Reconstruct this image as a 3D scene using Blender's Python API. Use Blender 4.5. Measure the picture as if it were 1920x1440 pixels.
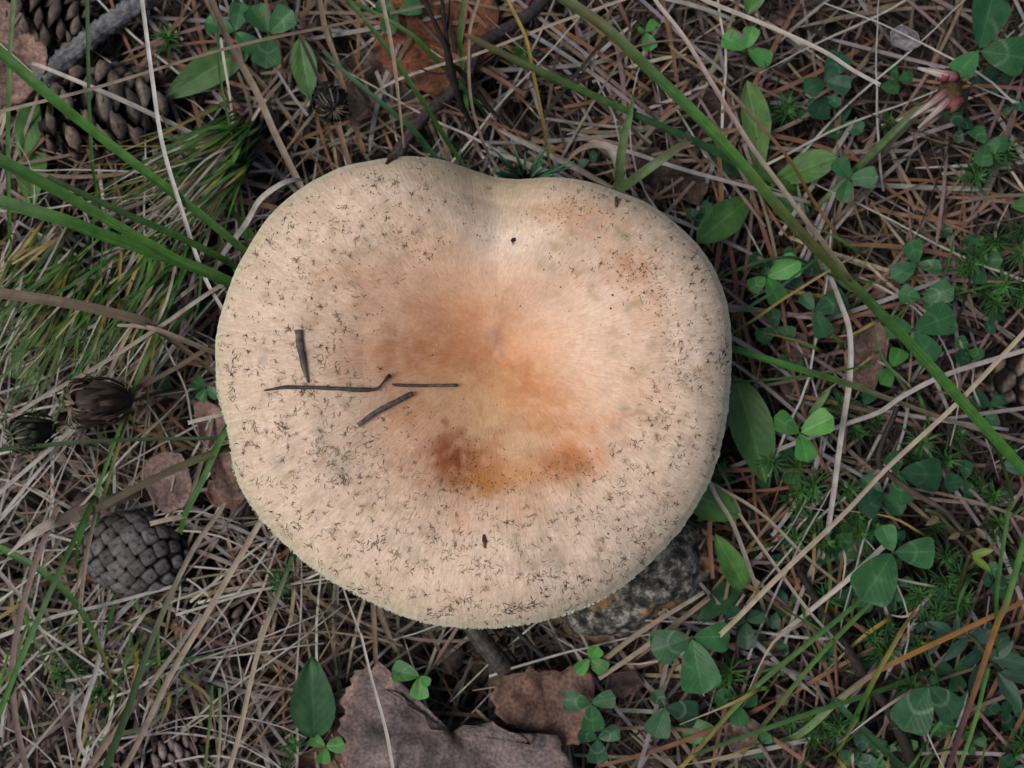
import bpy, math, random
import numpy as np
from mathutils import Vector, Matrix, noise
R = math.radians
random.seed(7); rng = np.random.default_rng(7)
for o in list(bpy.data.objects): bpy.data.objects.remove(o)
scene = bpy.context.scene
col = scene.collection

# ------------------------------------------------------------------ camera
FOC, TILT, H = 45.0, R(4.0), 0.356
cam_d = bpy.data.cameras.new('camera'); cam = bpy.data.objects.new('camera', cam_d); col.objects.link(cam)
cam.location = (0, -math.tan(TILT) * (H - 0.05), H); cam.rotation_euler = (TILT, 0, 0)
cam_d.lens = FOC; cam_d.sensor_width = 36; cam_d.clip_start = 0.01; cam_d.clip_end = 200
cam_d.dof.use_dof = True; cam_d.dof.focus_distance = H - 0.052; cam_d.dof.aperture_fstop = 16
scene.camera = cam
scene.render.resolution_x = 1024; scene.render.resolution_y = 768

# ------------------------------------------------------------------ sky, sun, exposure
SUN_EL, SUN_AZ = R(60), R(192)          # azimuth measured from +X towards +Y: light from the left
w = bpy.data.worlds.new('World'); scene.world = w; w.use_nodes = True
nt = w.node_tree; nt.nodes.clear()
sky = nt.nodes.new('ShaderNodeTexSky'); sky.sky_type = 'NISHITA'; sky.sun_disc = False
sky.sun_elevation = SUN_EL; sky.sun_rotation = R(90) - SUN_AZ; sky.dust_density = 4.0; sky.ozone_density = 1.0
hs = nt.nodes.new('ShaderNodeHueSaturation'); hs.inputs['Saturation'].default_value = 0.95
bg = nt.nodes.new('ShaderNodeBackground'); bg.inputs['Strength'].default_value = 0.075
wo = nt.nodes.new('ShaderNodeOutputWorld')
nt.links.new(sky.outputs[0], hs.inputs['Color']); nt.links.new(hs.outputs[0], bg.inputs['Color']); nt.links.new(bg.outputs[0], wo.inputs['Surface'])
sd = bpy.data.lights.new('sun', 'SUN'); sun = bpy.data.objects.new('sun', sd); col.objects.link(sun)
sd.energy = 1.5; sd.angle = R(24); sd.color = (1.0, 0.995, 0.985)
sv = Vector((math.cos(SUN_EL) * math.cos(SUN_AZ), math.cos(SUN_EL) * math.sin(SUN_AZ), math.sin(SUN_EL)))
sun.rotation_euler = sv.to_track_quat('Z', 'Y').to_euler(); sun.location = sv * 3
vs = scene.view_settings; vs.view_transform = 'Standard'; vs.look = 'None'; vs.gamma = 1.0; vs.exposure = 0.12
vs.use_curve_mapping = False

# ------------------------------------------------------------------ placing
CM = Matrix.Translation(cam.location) @ Matrix.Rotation(TILT, 4, 'X')
def P(x, y, z=0.0):
    """photograph pixel (1920 wide) and a height above the soil -> point in the place"""
    d = (CM.to_3x3() @ Vector(((x - 960) / 1920 * 36 / FOC, (720 - y) / 1920 * 36 / FOC, -1)))
    c = cam.location; t = (z - c.z) / d.z
    return Vector((c.x + d.x * t, c.y + d.y * t, z))
def PX(z): return (H - z) * 36 / FOC / 1920      # metres per photo pixel at a height

# ------------------------------------------------------------------ mesh collector
class MB:
    def __init__(s): s.v = []; s.f = []; s.c = []; s.uv = []
    def add(s, v, f, c, uv):
        b = len(s.v); s.v += v; s.c += c; s.uv += uv
        s.f += [tuple(i + b for i in q) for q in f]
    def mesh(s, name, mat, origin=Vector((0, 0, 0)), smooth=True):
        m = bpy.data.meshes.new(name)
        v = np.array([tuple(p) for p in s.v], dtype=np.float64) - np.array(tuple(origin))
        m.from_pydata(v.tolist(), [], s.f)
        if s.c:
            a = m.color_attributes.new('Col', 'FLOAT_COLOR', 'POINT')
            cc = np.ones((len(s.c), 4), dtype=np.float32); cc[:, :3] = np.array(s.c)[:, :3]
            a.data.foreach_set('color', cc.ravel())
        if s.uv:
            ul = m.uv_layers.new(name='UVMap'); li = np.empty(len(m.loops), dtype=np.int32)
            m.loops.foreach_get('vertex_index', li)
            ul.data.foreach_set('uv', np.array(s.uv, dtype=np.float32)[li].ravel())
        if smooth: m.polygons.foreach_set('use_smooth', np.ones(len(m.polygons), dtype=bool))
        m.materials.append(mat); m.update()
        return m
def link(name, data, parent=None, loc=(0, 0, 0)):
    o = bpy.data.objects.new(name, data); col.objects.link(o); o.location = loc
    if parent: o.parent = parent
    return o
def tag(o, label=None, cat=None, group=None, kind=None):
    if label: o['label'] = label
    if cat: o['category'] = cat
    if group: o['group'] = group
    if kind: o['kind'] = kind
    return o
def build(mb, name, mat, parent=None, origin=None, smooth=True):
    """mesh given in place coordinates; parent is an unrotated Empty or mesh"""
    if parent is not None:
        wl = Vector(parent.location)
        if parent.parent: wl = wl + Vector(parent.parent.location)
        return link(name, mb.mesh(name, mat, wl, smooth), parent)
    if origin is None:
        a = np.array([tuple(p) for p in mb.v]); origin = Vector((a[:, 0].mean(), a[:, 1].mean(), a[:, 2].min()))
    return link(name, mb.mesh(name, mat, origin, smooth), None, origin)
def empty(name, loc): return link(name, None, None, loc)

def catmull(pts, n):
    p = [pts[0] * 2 - pts[1]] + list(pts) + [pts[-1] * 2 - pts[-2]]; out = []
    for i in range(1, len(p) - 2):
        for k in range(n):
            t = k / n; a, b, c, d = p[i - 1], p[i], p[i + 1], p[i + 2]
            out.append(0.5 * ((2 * b) + (c - a) * t + (2 * a - 5 * b + 4 * c - d) * t * t + (3 * b - a - 3 * c + d) * t ** 3))
    out.append(p[-2]); return out
def lerp_list(L, t):
    if len(L) == 1: return L[0]
    x = t * (len(L) - 1); i = min(int(x), len(L) - 2); f = x - i
    if isinstance(L[0], (int, float)): return L[i] * (1 - f) + L[i + 1] * f
    return tuple(a * (1 - f) + b * f for a, b in zip(L[i], L[i + 1]))
def strip(mb, pts, widths, cols, thick=0.25, fold=0.18, up=Vector((0, 0, 1))):
    """a closed flattened leaf-like band with sharp edges: upper face with a crease, lower face with a keel"""
    n = len(pts); v = []; c = []; uv = []; L = 0.0
    for i, p in enumerate(pts):
        t = (pts[min(i + 1, n - 1)] - pts[max(i - 1, 0)]).normalized()
        s = t.cross(up)
        s = s.normalized() if s.length > 1e-5 else Vector((1, 0, 0))
        nn = s.cross(t).normalized(); wd = widths[i]
        if i: L += (p - pts[i - 1]).length
        l = p - s * wd / 2 + nn * wd * fold; r = p + s * wd / 2 + nn * wd * fold; k = p - nn * wd * thick
        v += [l, p.copy(), r, r.copy(), k, l.copy()]
        c += [cols[i]] * 6; a = L * 100; uv += [(0.0, a), (0.5, a), (1.0, a), (1.0, a), (1.5, a), (2.0, a)]
    f = []
    for i in range(n - 1):
        b = i * 6
        for k in (0, 1, 3, 4): f.append((b + k, b + k + 1, b + k + 7, b + k + 6))
    b = (n - 1) * 6
    f += [(4, 2, 1, 0), (b, b + 1, b + 2, b + 4)]
    mb.add(v, f, c, uv)
def tube(mb, pts, radii, cols, n=6, rough=0.0, seed=0):
    m = len(pts); v = []; c = []; uv = []; L = 0.0; ref = None
    for i, p in enumerate(pts):
        t = (pts[min(i + 1, m - 1)] - pts[max(i - 1, 0)]).normalized()
        if ref is None: ref = t.orthogonal().normalized()
        ref = (ref - t * ref.dot(t)).normalized(); b = t.cross(ref)
        if i: L += (p - pts[i - 1]).length
        for k in range(n):
            a = 2 * math.pi * k / n; r = radii[i]
            d = ref * math.cos(a) + b * math.sin(a)
            if rough: r *= 1 + rough * noise.noise((p + d * radii[i]) * 700 + Vector((seed, 0, 0)))
            v.append(p + d * r); c.append(cols[i]); uv.append((k / n * 2, L * 100))
    f = []
    for i in range(m - 1):
        for k in range(n): f.append((i * n + k, i * n + (k + 1) % n, i * n + n + (k + 1) % n, i * n + n + k))
    f += [tuple(range(n - 1, -1, -1)), tuple((m - 1) * n + k for k in range(n))]
    mb.add(v, f, c, uv)

# ------------------------------------------------------------------ materials
def NM(name):
    m = bpy.data.materials.new(name); m.use_nodes = True; t = m.node_tree
    return m, t, t.nodes['Principled BSDF']
def N(t, kind, **kw):
    n = t.nodes.new(kind)
    for k, x in kw.items():
        if k in n.inputs: n.inputs[k].default_value = x
        else: setattr(n, k, x)
    return n
def ramp(t, src, stops):
    r = t.nodes.new('ShaderNodeValToRGB'); e = r.color_ramp.elements
    while len(e) < len(stops): e.new(0.5)
    for i, (p, c) in enumerate(stops): e[i].position = p; e[i].color = (*c, 1) if len(c) == 3 else c
    t.links.new(src, r.inputs[0]); return r
def mul(t, a, b, fac=1.0, mode='MULTIPLY'):
    m = t.nodes.new('ShaderNodeMix'); m.data_type = 'RGBA'; m.blend_type = mode
    if isinstance(fac, (int, float)): m.inputs[0].default_value = fac
    else: t.links.new(fac, m.inputs[0])
    for x, i in ((a, 6), (b, 7)):
        if isinstance(x, tuple): m.inputs[i].default_value = (*x, 1) if len(x) == 3 else x
        else: t.links.new(x, m.inputs[i])
    return m.outputs[2]
def plant_mat(name, rough=0.55, streak=0.5, mottle=0.35, trans=0.0, objvar=0.25, bump=0.3, spec=0.35, mscale=350, age=0.0):
    m, t, b = NM(name)
    at = N(t, 'ShaderNodeAttribute', attribute_name='Col'); oi = N(t, 'ShaderNodeObjectInfo')
    uv = N(t, 'ShaderNodeUVMap'); mp = N(t, 'ShaderNodeMapping'); mp.inputs['Scale'].default_value = (13, 0.45, 1)
    t.links.new(uv.outputs[0], mp.inputs[0])
    n1 = N(t, 'ShaderNodeTexNoise', Scale=1.0, Detail=3.0); t.links.new(mp.outputs[0], n1.inputs['Vector'])
    r1 = ramp(t, n1.outputs[0], [(0.32, (1 - streak,) * 3), (0.66, (1.08,) * 3)])
    geo = N(t, 'ShaderNodeNewGeometry')
    n2 = N(t, 'ShaderNodeTexNoise', Scale=mscale, Detail=4.0); t.links.new(geo.outputs['Position'], n2.inputs['Vector'])
    r2 = ramp(t, n2.outputs[0], [(0.3, (1 - mottle, 1 - mottle * 1.05, 1 - mottle * 1.1)), (0.68, (1.05, 1.05, 1.05))])
    r3 = ramp(t, oi.outputs['Random'], [(0, (1 - objvar,) * 3), (1, (1, 1, 1))])
    c = at.outputs['Color']
    if age:
        mp2 = N(t, 'ShaderNodeMapping'); mp2.inputs['Scale'].default_value = (2.5, 0.55, 1); t.links.new(uv.outputs[0], mp2.inputs[0])
        n4 = N(t, 'ShaderNodeTexNoise', Scale=1.0, Detail=5.0, Roughness=0.65); n4.noise_dimensions = '4D'; t.links.new(mp2.outputs[0], n4.inputs['Vector'])
        wv = N(t, 'ShaderNodeMath', operation='MULTIPLY'); wv.inputs[1].default_value = 37.0; t.links.new(oi.outputs['Random'], wv.inputs[0]); t.links.new(wv.outputs[0], n4.inputs['W'])
        r4 = ramp(t, n4.outputs[0], [(0.56, (0, 0, 0)), (0.70, (age,) * 3)]); c = mul(t, c, (0.24, 0.16, 0.045), r4.outputs[0], 'MIX')
    c = mul(t, mul(t, mul(t, c, r1.outputs[0]), r2.outputs[0]), r3.outputs[0])
    t.links.new(c, b.inputs['Base Color']); b.inputs['Roughness'].default_value = rough; b.inputs['Specular IOR Level'].default_value = spec
    bp = N(t, 'ShaderNodeBump', Strength=bump, Distance=0.0003); t.links.new(n1.outputs[0], bp.inputs['Height']); t.links.new(bp.outputs[0], b.inputs['Normal'])
    if trans:
        tr = N(t, 'ShaderNodeBsdfTranslucent'); t.links.new(c, tr.inputs[0]); mx = N(t, 'ShaderNodeMixShader'); mx.inputs[0].default_value = trans
        t.links.new(b.outputs[0], mx.inputs[1]); t.links.new(tr.outputs[0], mx.inputs[2]); t.links.new(mx.outputs[0], t.nodes['Material Output'].inputs[0])
    return m
M = {}
M['dry'] = plant_mat('dry_plant', 0.7, 0.36, 0.32, 0, 0.2)
M['litter'] = plant_mat('litter', 0.75, 0.4, 0.5, 0, 0.0)
M['green'] = plant_mat('green_blade', 0.45, 0.42, 0.35, 0.15, 0.25, 0.5, age=0.5)
M['bark'] = plant_mat('bark', 0.85, 0.5, 0.6, 0, 0.1, 0.8, mscale=900)
M['flower'] = plant_mat('withered_flower', 0.7, 0.5, 0.35, 0.1, 0.3)
M['moss'] = plant_mat('moss', 0.6, 0.2, 0.3, 0.15, 0.35)
M['cone'] = plant_mat('cone_scale', 0.7, 0.25, 0.55, 0, 0.4, 0.4, mscale=700)

def leaf_mat(name, chevron=0.0, rough=0.5):
    """green leaf: paler midrib and side veins from the leaf's own coordinates, pale arc on clover"""
    m, t, b = NM(name)
    at = N(t, 'ShaderNodeAttribute', attribute_name='Col'); uv = N(t, 'ShaderNodeUVMap'); sp = N(t, 'ShaderNodeSeparateXYZ'); t.links.new(uv.outputs[0], sp.inputs[0])
    def ma(op, a, b_=None):
        n = N(t, 'ShaderNodeMath', operation=op)
        for i, x in enumerate((a, b_)):
            if x is None: continue
            if isinstance(x, (int, float)): n.inputs[i].default_value = x
            else: t.links.new(x, n.inputs[i])
        return n.outputs[0]
    au = ma('ABSOLUTE', sp.outputs[0])
    geo = N(t, 'ShaderNodeNewGeometry')
    nz = N(t, 'ShaderNodeTexNoise', Scale=260.0, Detail=4.0); t.links.new(geo.outputs['Position'], nz.inputs['Vector'])
    nd = ma('MULTIPLY', ma('SUBTRACT', nz.outputs[0], 0.5), 0.12)
    c = at.outputs['Color']
    r2 = ramp(t, nz.outputs[0], [(0.3, (0.62, 0.66, 0.7)), (0.7, (1.1, 1.05, 1.0))]); c = mul(t, c, r2.outputs[0])
    side = ma('SINE', ma('MULTIPLY', ma('ADD', ma('MULTIPLY', nd, 0.8), ma('SUBTRACT', sp.outputs[1], ma('MULTIPLY', au, 0.35))), 48.0))
    vr = ramp(t, side, [(0.75, (0, 0, 0)), (1.0, (0.06, 0.06, 0.06))])
    mr = ramp(t, au, [(0.0, (0.8, 0.8, 0.8)), (0.09, (0, 0, 0))])
    pale = mul(t, c, (1.9, 1.6, 1.7))
    c = mul(t, c, pale, vr.outputs[0], 'MIX'); c = mul(t, c, pale, mr.outputs[0], 'MIX')
    if chevron:
        d = ma('ABSOLUTE', ma('ADD', nd, ma('SUBTRACT', sp.outputs[1], ma('SUBTRACT', 0.56, ma('MULTIPLY', ma('POWER', au, 1.6), 0.26)))))
        nb = N(t, 'ShaderNodeTexNoise', Scale=95.0, Detail=2.0); t.links.new(geo.outputs['Position'], nb.inputs['Vector']); rb = ramp(t, nb.outputs[0], [(0.42, (0, 0, 0)), (0.62, (1, 1, 1))]); cr0 = ramp(t, d, [(0.01, (chevron,) * 3), (0.07, (0, 0, 0))]); cr = N(t, 'ShaderNodeMath', operation='MULTIPLY'); t.links.new(cr0.outputs[0], cr.inputs[0]); t.links.new(rb.outputs[0], cr.inputs[1])
        c = mul(t, c, (0.30, 0.42, 0.30), cr.outputs[0], 'MIX')
    # brown nibbles and specks
    n3 = N(t, 'ShaderNodeTexNoise', Scale=420.0, Detail=2.0); t.links.new(geo.outputs['Position'], n3.inputs['Vector'])
    s3 = ramp(t, n3.outputs[0], [(0.69, (0, 0, 0)), (0.74, (0.85, 0.85, 0.85))]); c = mul(t, c, (0.09, 0.05, 0.03), s3.outputs[0], 'MIX')
    oi = N(t, 'ShaderNodeObjectInfo'); r3 = ramp(t, oi.outputs['Random'], [(0, (0.72, 0.75, 0.8)), (1, (1.1, 1.05, 1))]); c = mul(t, c, r3.outputs[0])
    t.links.new(c, b.inputs['Base Color']); b.inputs['Roughness'].default_value = rough; b.inputs['Specular IOR Level'].default_value = 0.4
    bp = N(t, 'ShaderNodeBump', Strength=0.09, Distance=0.0003); t.links.new(side, bp.inputs['Height']); t.links.new(bp.outputs[0], b.inputs['Normal'])
    tr = N(t, 'ShaderNodeBsdfTranslucent'); t.links.new(c, tr.inputs[0]); mx = N(t, 'ShaderNodeMixShader'); mx.inputs[0].default_value = 0.2
    t.links.new(b.outputs[0], mx.inputs[1]); t.links.new(tr.outputs[0], mx.inputs[2]); t.links.new(mx.outputs[0], t.nodes['Material Output'].inputs[0])
    return m
M['clover'] = leaf_mat('clover_leaf', 0.34); M['leaf'] = leaf_mat('green_leaf', 0.0)

def dead_mat(name, spots=False):
    m, t, b = NM(name); at = N(t, 'ShaderNodeAttribute', attribute_name='Col'); geo = N(t, 'ShaderNodeNewGeometry')
    n1 = N(t, 'ShaderNodeTexNoise', Scale=120.0, Detail=6.0, Roughness=0.65); t.links.new(geo.outputs['Position'], n1.inputs['Vector'])
    n2 = N(t, 'ShaderNodeTexNoise', Scale=1100.0, Detail=3.0); t.links.new(geo.outputs['Position'], n2.inputs['Vector'])
    r1 = ramp(t, n1.outputs[0], [(0.3, (0.42, 0.42, 0.45)), (0.7, (1.4, 1.25, 1.15))]); r2 = ramp(t, n2.outputs[0], [(0.32, (0.5, 0.5, 0.5)), (0.68, (1.25, 1.25, 1.25))])
    c = mul(t, mul(t, at.outputs['Color'], r1.outputs[0]), r2.outputs[0])
    if spots:
        vo = N(t, 'ShaderNodeTexVoronoi', Scale=230.0); t.links.new(geo.outputs['Position'], vo.inputs['Vector'])
        sr = ramp(t, vo.outputs['Distance'], [(0.16, (0.85, 0.85, 0.85)), (0.34, (0, 0, 0))]); c = mul(t, c, (0.03, 0.016, 0.012), sr.outputs[0], 'MIX')
    t.links.new(c, b.inputs['Base Color']); b.inputs['Roughness'].default_value = 0.75; b.inputs['Specular IOR Level'].default_value = 0.3
    bp = N(t, 'ShaderNodeBump', Strength=0.5, Distance=0.0006); t.links.new(n1.outputs[0], bp.inputs['Height']); t.links.new(bp.outputs[0], b.inputs['Normal'])
    return m
M['dead'] = dead_mat('dead_leaf'); M['spotted'] = dead_mat('spotted_dead_leaf', True)

# ------------------------------------------------------------------ ground
m, t, b = NM('soil'); geo = N(t, 'ShaderNodeNewGeometry')
n1 = N(t, 'ShaderNodeTexNoise', Scale=90.0, Detail=8.0, Roughness=0.7); t.links.new(geo.outputs['Position'], n1.inputs['Vector'])
r1 = ramp(t, n1.outputs[0], [(0.3, (0.010, 0.007, 0.005)), (0.55, (0.030, 0.021, 0.015)), (0.75, (0.075, 0.055, 0.038))])
t.links.new(r1.outputs[0], b.inputs['Base Color']); b.inputs['Roughness'].default_value = 0.95
bp = N(t, 'ShaderNodeBump', Strength=0.8, Distance=0.003); t.links.new(n1.outputs[0], bp.inputs['Height']); t.links.new(bp.outputs[0], b.inputs['Normal'])
M['soil'] = m
def ground_z(x, y):
    return -0.007 + 0.004 * noise.noise(Vector((x * 18, y * 18, 0.3))) + 0.002 * noise.noise(Vector((x * 55, y * 55, 4.0)))
K = 121; u = np.linspace(-1, 1, K); ax = 0.32 * u + 39.68 * u ** 21
mb = MB()
for y in ax:
    for x in ax:
        mb.v.append(Vector((x, y, ground_z(x, y) if abs(x) < 2 and abs(y) < 2 else 0.0)))
mb.f = [(j * K + i, j * K + i + 1, (j + 1) * K + i + 1, (j + 1) * K + i) for j in range(K - 1) for i in range(K - 1)]
tag(build(mb, 'ground', M['soil'], None, Vector((0, 0, 0))), 'dark forest soil under the needle litter', 'ground', kind='structure')

# ------------------------------------------------------------------ colours (linear albedo)
STRAW = (0.40, 0.325, 0.235); PALE = (0.58, 0.525, 0.455); GREY = (0.35, 0.31, 0.295); TAN = (0.26, 0.185, 0.125)
RUST = (0.26, 0.13, 0.07); BROWN = (0.13, 0.085, 0.057); DARK = (0.036, 0.026, 0.021); PINK = (0.26, 0.18, 0.155)
GRN = (0.075, 0.20, 0.035); BGRN = (0.10, 0.29, 0.045); DGRN = (0.04, 0.10, 0.025); BLGRN = (0.05, 0.16, 0.065); PGRN = (0.19, 0.29, 0.12)
YEL = (0.36, 0.25, 0.05); OLIVE = (0.13, 0.13, 0.035); ORNG = (0.30, 0.13, 0.025); PURP = (0.12, 0.055, 0.055)
def jit(c, a=0.2):
    k = 1 + random.uniform(-a, a); return tuple(max(0.0, x * k * (1 + random.uniform(-a * .3, a * .3))) for x in c)

# ------------------------------------------------------------------ mushroom
CX, CY = 925.0, 662.0
OUT = [(757,293),(700,301),(640,313),(590,337),(550,363),(504,405),(478,443),(460,473),(441,508),(429,540),(414,590),(405,626),(404,680),(408,740),(424,790),(433,840),(440,890),(460,932),(500,985),(545,1030),(600,1075),(660,1110),(730,1145),(800,1168),(870,1177),(940,1176),(1010,1165),(1080,1145),(1140,1118),(1190,1080),(1235,1040),(1272,1000),(1312,940),(1337,890),(1356,820),(1366,760),(1371,690),(1371,620),(1362,560),(1340,505),(1310,460),(1280,430),(1207,377),(1160,360),(1100,340),(1040,332),(1000,334),(973,337),(930,333),(905,325),(880,317),(823,298)]
_t = np.array([math.atan2(CY - y, x - CX) for x, y in OUT]); _r = np.array([math.hypot(x - CX, y - CY) for x, y in OUT])
_i = np.argsort(_t); _t = _t[_i]; _r = _r[_i]
_t3 = np.concatenate([_t - 2 * math.pi, _t, _t + 2 * math.pi]); _r3 = np.tile(_r, 3)
_tt = np.linspace(-math.pi, math.pi, 1441); _rr = np.interp(_tt, _t3, _r3)
_k = np.hanning(25); _k /= _k.sum(); _rs = np.convolve(np.tile(_rr[:-1], 3), _k, 'same')[1440:2880]
def Rpx(th): return np.interp((th + math.pi) % (2 * math.pi), np.linspace(0, 2 * math.pi, 1441), np.append(_rs, _rs[0]))
PS = np.array([0, .06, .15, .28, .42, .56, .70, .80, .88, .94, .975, 1.0])
PZ = np.array([34.0, 36.0, 40.6, 47.0, 52.8, 56.8, 58.9, 58.9, 57.6, 55.3, 52.8, 49.6]) / 1000
_sx = np.linspace(0, 1, 401); _zz = np.interp(_sx, PS, PZ); _kk = np.hanning(31); _kk /= _kk.sum()
_zp = np.pad(_zz, 15, mode='edge'); _zz = np.convolve(_zp, _kk, 'valid'); _zz[-16:] = np.interp(_sx[-16:], PS, PZ) * .7 + _zz[-16:] * .3
TH_N = math.atan2(CY - 335, 940 - CX)                     # the notch in the rim
def cap_z(th, s):
    z = np.interp(s, _sx, _zz)
    d = (th - TH_N + math.pi) % (2 * math.pi) - math.pi
    z = z - 0.0085 * np.exp(-(d / 0.30) ** 2) * np.clip((s - 0.25) / 0.6, 0, 1) ** 1.3     # valley running to the notch
    z = z + 0.0022 * np.exp(-((np.abs(d) - 0.55) / 0.25) ** 2) * np.clip(s, 0, 1) ** 2
    z = z + (0.0012 * np.sin(3 * th + 0.6) + 0.0007 * np.sin(5 * th + 2)) * np.clip(s * 1.4 - 0.3, 0, 1)
    z = z - 0.0022 * np.exp(-((s - 0.40) / 0.14) ** 2) * np.exp(-(((th + 1.75 + math.pi) % (2 * math.pi) - math.pi) / 0.35) ** 2)   # shallow dent below the centre
    z = z + 0.0012 * np.sin(th - 0.2) * s                                                    # the cap leans a little
    return z
def cap_at_px(x, y):
    th = math.atan2(CY - y, x - CX); s = math.hypot(x - CX, y - CY) / float(Rpx(th)); return th, s
def cap_point(x, y, lift=0.0):
    th, s = cap_at_px(x, y); s = min(s, 1.0); return P(x, y, float(cap_z(th, s)) + lift)
def cap_colour(x, y, s, th):
    c = np.array((0.79, 0.605, 0.465))
    def mixto(c, q, k): return c * (1 - k) + np.array(q) * k
    n1 = noise.noise(Vector((x * .006, y * .006, 1.0))); n2 = noise.noise(Vector((x * .018, y * .018, 7.0)))
    k = 1 / (1 + math.exp((s - 0.56 - 0.12 * n1 - .05 * n2) / 0.085)); c = mixto(c, (0.81, 0.515, 0.335), k * 0.9)
    k = 1 / (1 + math.exp((s - 0.24 - 0.08 * n2) / 0.07)); c = mixto(c, (0.74, 0.38, 0.19), k * 0.6)
    xw = x + 16 * noise.noise(Vector((x * .022, y * .022, 21))) + 7 * noise.noise(Vector((x * .07, y * .07, 31))); yw = y + 16 * noise.noise(Vector((x * .022, y * .022, 41))) + 7 * noise.noise(Vector((x * .07, y * .07, 51)))
    for (px, py, rx, ry, q, a) in STAINS_AND_LIGHT:
        if abs(x - px) > 2.5 * rx or abs(y - py) > 2.5 * ry: continue
        dx, dy = (xw - px) / rx / 1.2, (yw - py) / ry / 1.2; d = (dx * dx + dy * dy) ** 1.3
        if d < 6: c = mixto(c, q, a * math.exp(-d * (1 + 0.5 * n2)) * min(1.25, max(0.2, 1 + 1.3 * noise.noise(Vector((x * .05, y * .05, px))))))
    if s > 0.86: c = mixto(c, (0.66, 0.55, 0.39), min(1, (s - 0.86) / 0.14) * 0.55)
    if s > 0.975: c = mixto(c, (0.62, 0.62, 0.45), min(1, (s - 0.975) / 0.02) * 0.7)
    d = abs((th - TH_N + math.pi) % (2 * math.pi) - math.pi)
    c = mixto(c, (0.68, 0.52, 0.29), 0.55 * math.exp(-(d / 0.35) ** 2) * min(1, max(0, (s - .6) / .35)))
    return np.clip(c * (1 + 0.06 * n2 + 0.04 * n1), 0, 1)
OR = (0.62, 0.25, 0.085); RU = (0.36, 0.105, 0.035); PA = (0.86, 0.70, 0.56); YC = (0.78, 0.55, 0.30)
STAINS_AND_LIGHT = [(900,878,85,30,OR,.55),(1045,868,65,26,OR,.5),(965,893,60,18,OR,.5),(895,880,42,24,RU,.45),(1085,880,24,16,RU,.4),(775,665,110,42,OR,.5),(940,700,60,40,(0.52,0.20,0.07),.6),(1000,745,80,40,OR,.5),(1060,795,110,16,OR,.55),(690,670,60,40,OR,.25),
 (865,855,62,42,RU,.9),(905,905,50,24,(0.55,0.23,0.05),.7),(840,830,30,25,RU,.5),(925,840,30,30,OR,.3),(1085,850,45,34,OR,.75),(1060,880,30,24,RU,.45),(1000,885,45,30,OR,.4),(985,860,25,40,YC,.4),
 (1190,508,30,34,RU,.42),(1165,495,45,26,OR,.35),(1110,400,85,26,OR,.28),(1030,395,50,18,OR,.35),(1110,440,50,30,OR,.25),(1195,580,40,40,OR,.3),(1225,555,14,14,RU,.3),
 (690,535,70,40,OR,.22),(780,460,60,30,OR,.18),(640,520,50,24,OR,.16),(770,775,45,28,OR,.45),(840,590,60,30,OR,.32),(1230,650,50,60,OR,.14),(1200,750,50,30,OR,.22),
 (870,740,70,50,YC,.5),(920,790,50,70,YC,.45),(930,425,46,48,PA,.75),(985,460,70,50,PA,.5),(1090,600,110,60,PA,.38),(1130,690,60,80,PA,.3),(1120,560,100,40,PA,.3),  # pale PA patches paint in light on the funnel's upper and right walls
 (928,640,13,17,(0.50,0.36,0.31),.6),(936,664,8,7,(0.42,0.28,0.22),.6),(990,965,26,22,OR,.32),(855,975,40,25,OR,.2),(833,787,8,8,RU,.8),(902,770,8,8,OR,.5),
 (760,300,60,20,YC,.2),(620,700,70,120,PA,.25),(560,880,90,90,PA,.28),(700,1030,200,50,PA,.22),(1050,1020,200,50,PA,.2),(1290,640,40,110,PA,.35)]
_rs2 = random.Random(5)
for _q in range(330):
    _a = _rs2.uniform(-math.pi, math.pi); _s = _rs2.uniform(.5, .93); _d = abs((_a - TH_N + math.pi) % (2 * math.pi) - math.pi)
    if _d < .4: continue
    _r0 = float(Rpx(_a)) * _s; STAINS_AND_LIGHT.append((CX + _r0 * math.cos(_a), CY - _r0 * math.sin(_a), _rs2.uniform(5, 13), _rs2.uniform(5, 11), _rs2.choice(((.42, .33, .17), (.45, .30, .16), (.50, .30, .15), (.38, .30, .22))), _rs2.uniform(.15, .5)))
NS, NT = 120, 540
ss = 1 - (1 - np.linspace(0, 1, NS)) ** 1.35; ss = ss / ss[-1]
th_all = np.linspace(-math.pi, math.pi, NT, endpoint=False)
mb = MB(); prev = None
def rimjag(th):
    lower = max(0.0, min(1.0, 0.55 - 0.9 * math.sin(th)))
    v = Vector((math.cos(th) * 60, math.sin(th) * 60, 0))
    return lower * (2.4 * noise.noise(v) + 2.0 * noise.noise(v * 0.35) + 1.3 * noise.noise(v * 2.2)) + (1 - lower) * 0.8 * noise.noise(v * 0.3)
jag = [rimjag(th) for th in th_all]
for j, s in enumerate(ss):
    for i, th in enumerate(th_all):
        r = float(Rpx(th)) * s + jag[i] * max(0.0, (s - 0.965) / 0.035)
        x, y = CX + r * math.cos(th), CY - r * math.sin(th)
        z = float(cap_z(th, s)) + 0.00025 * noise.noise(Vector((x * .03, y * .03, 2.0))) + 0.0009 * noise.noise(Vector((x * .008, y * .008, 5.0))) * (1 - s * .3)
        mb.v.append(P(x, y, z)); mb.c.append(tuple(cap_colour(x, y, s, th))); mb.uv.append((th * 20, s * 10))
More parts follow.
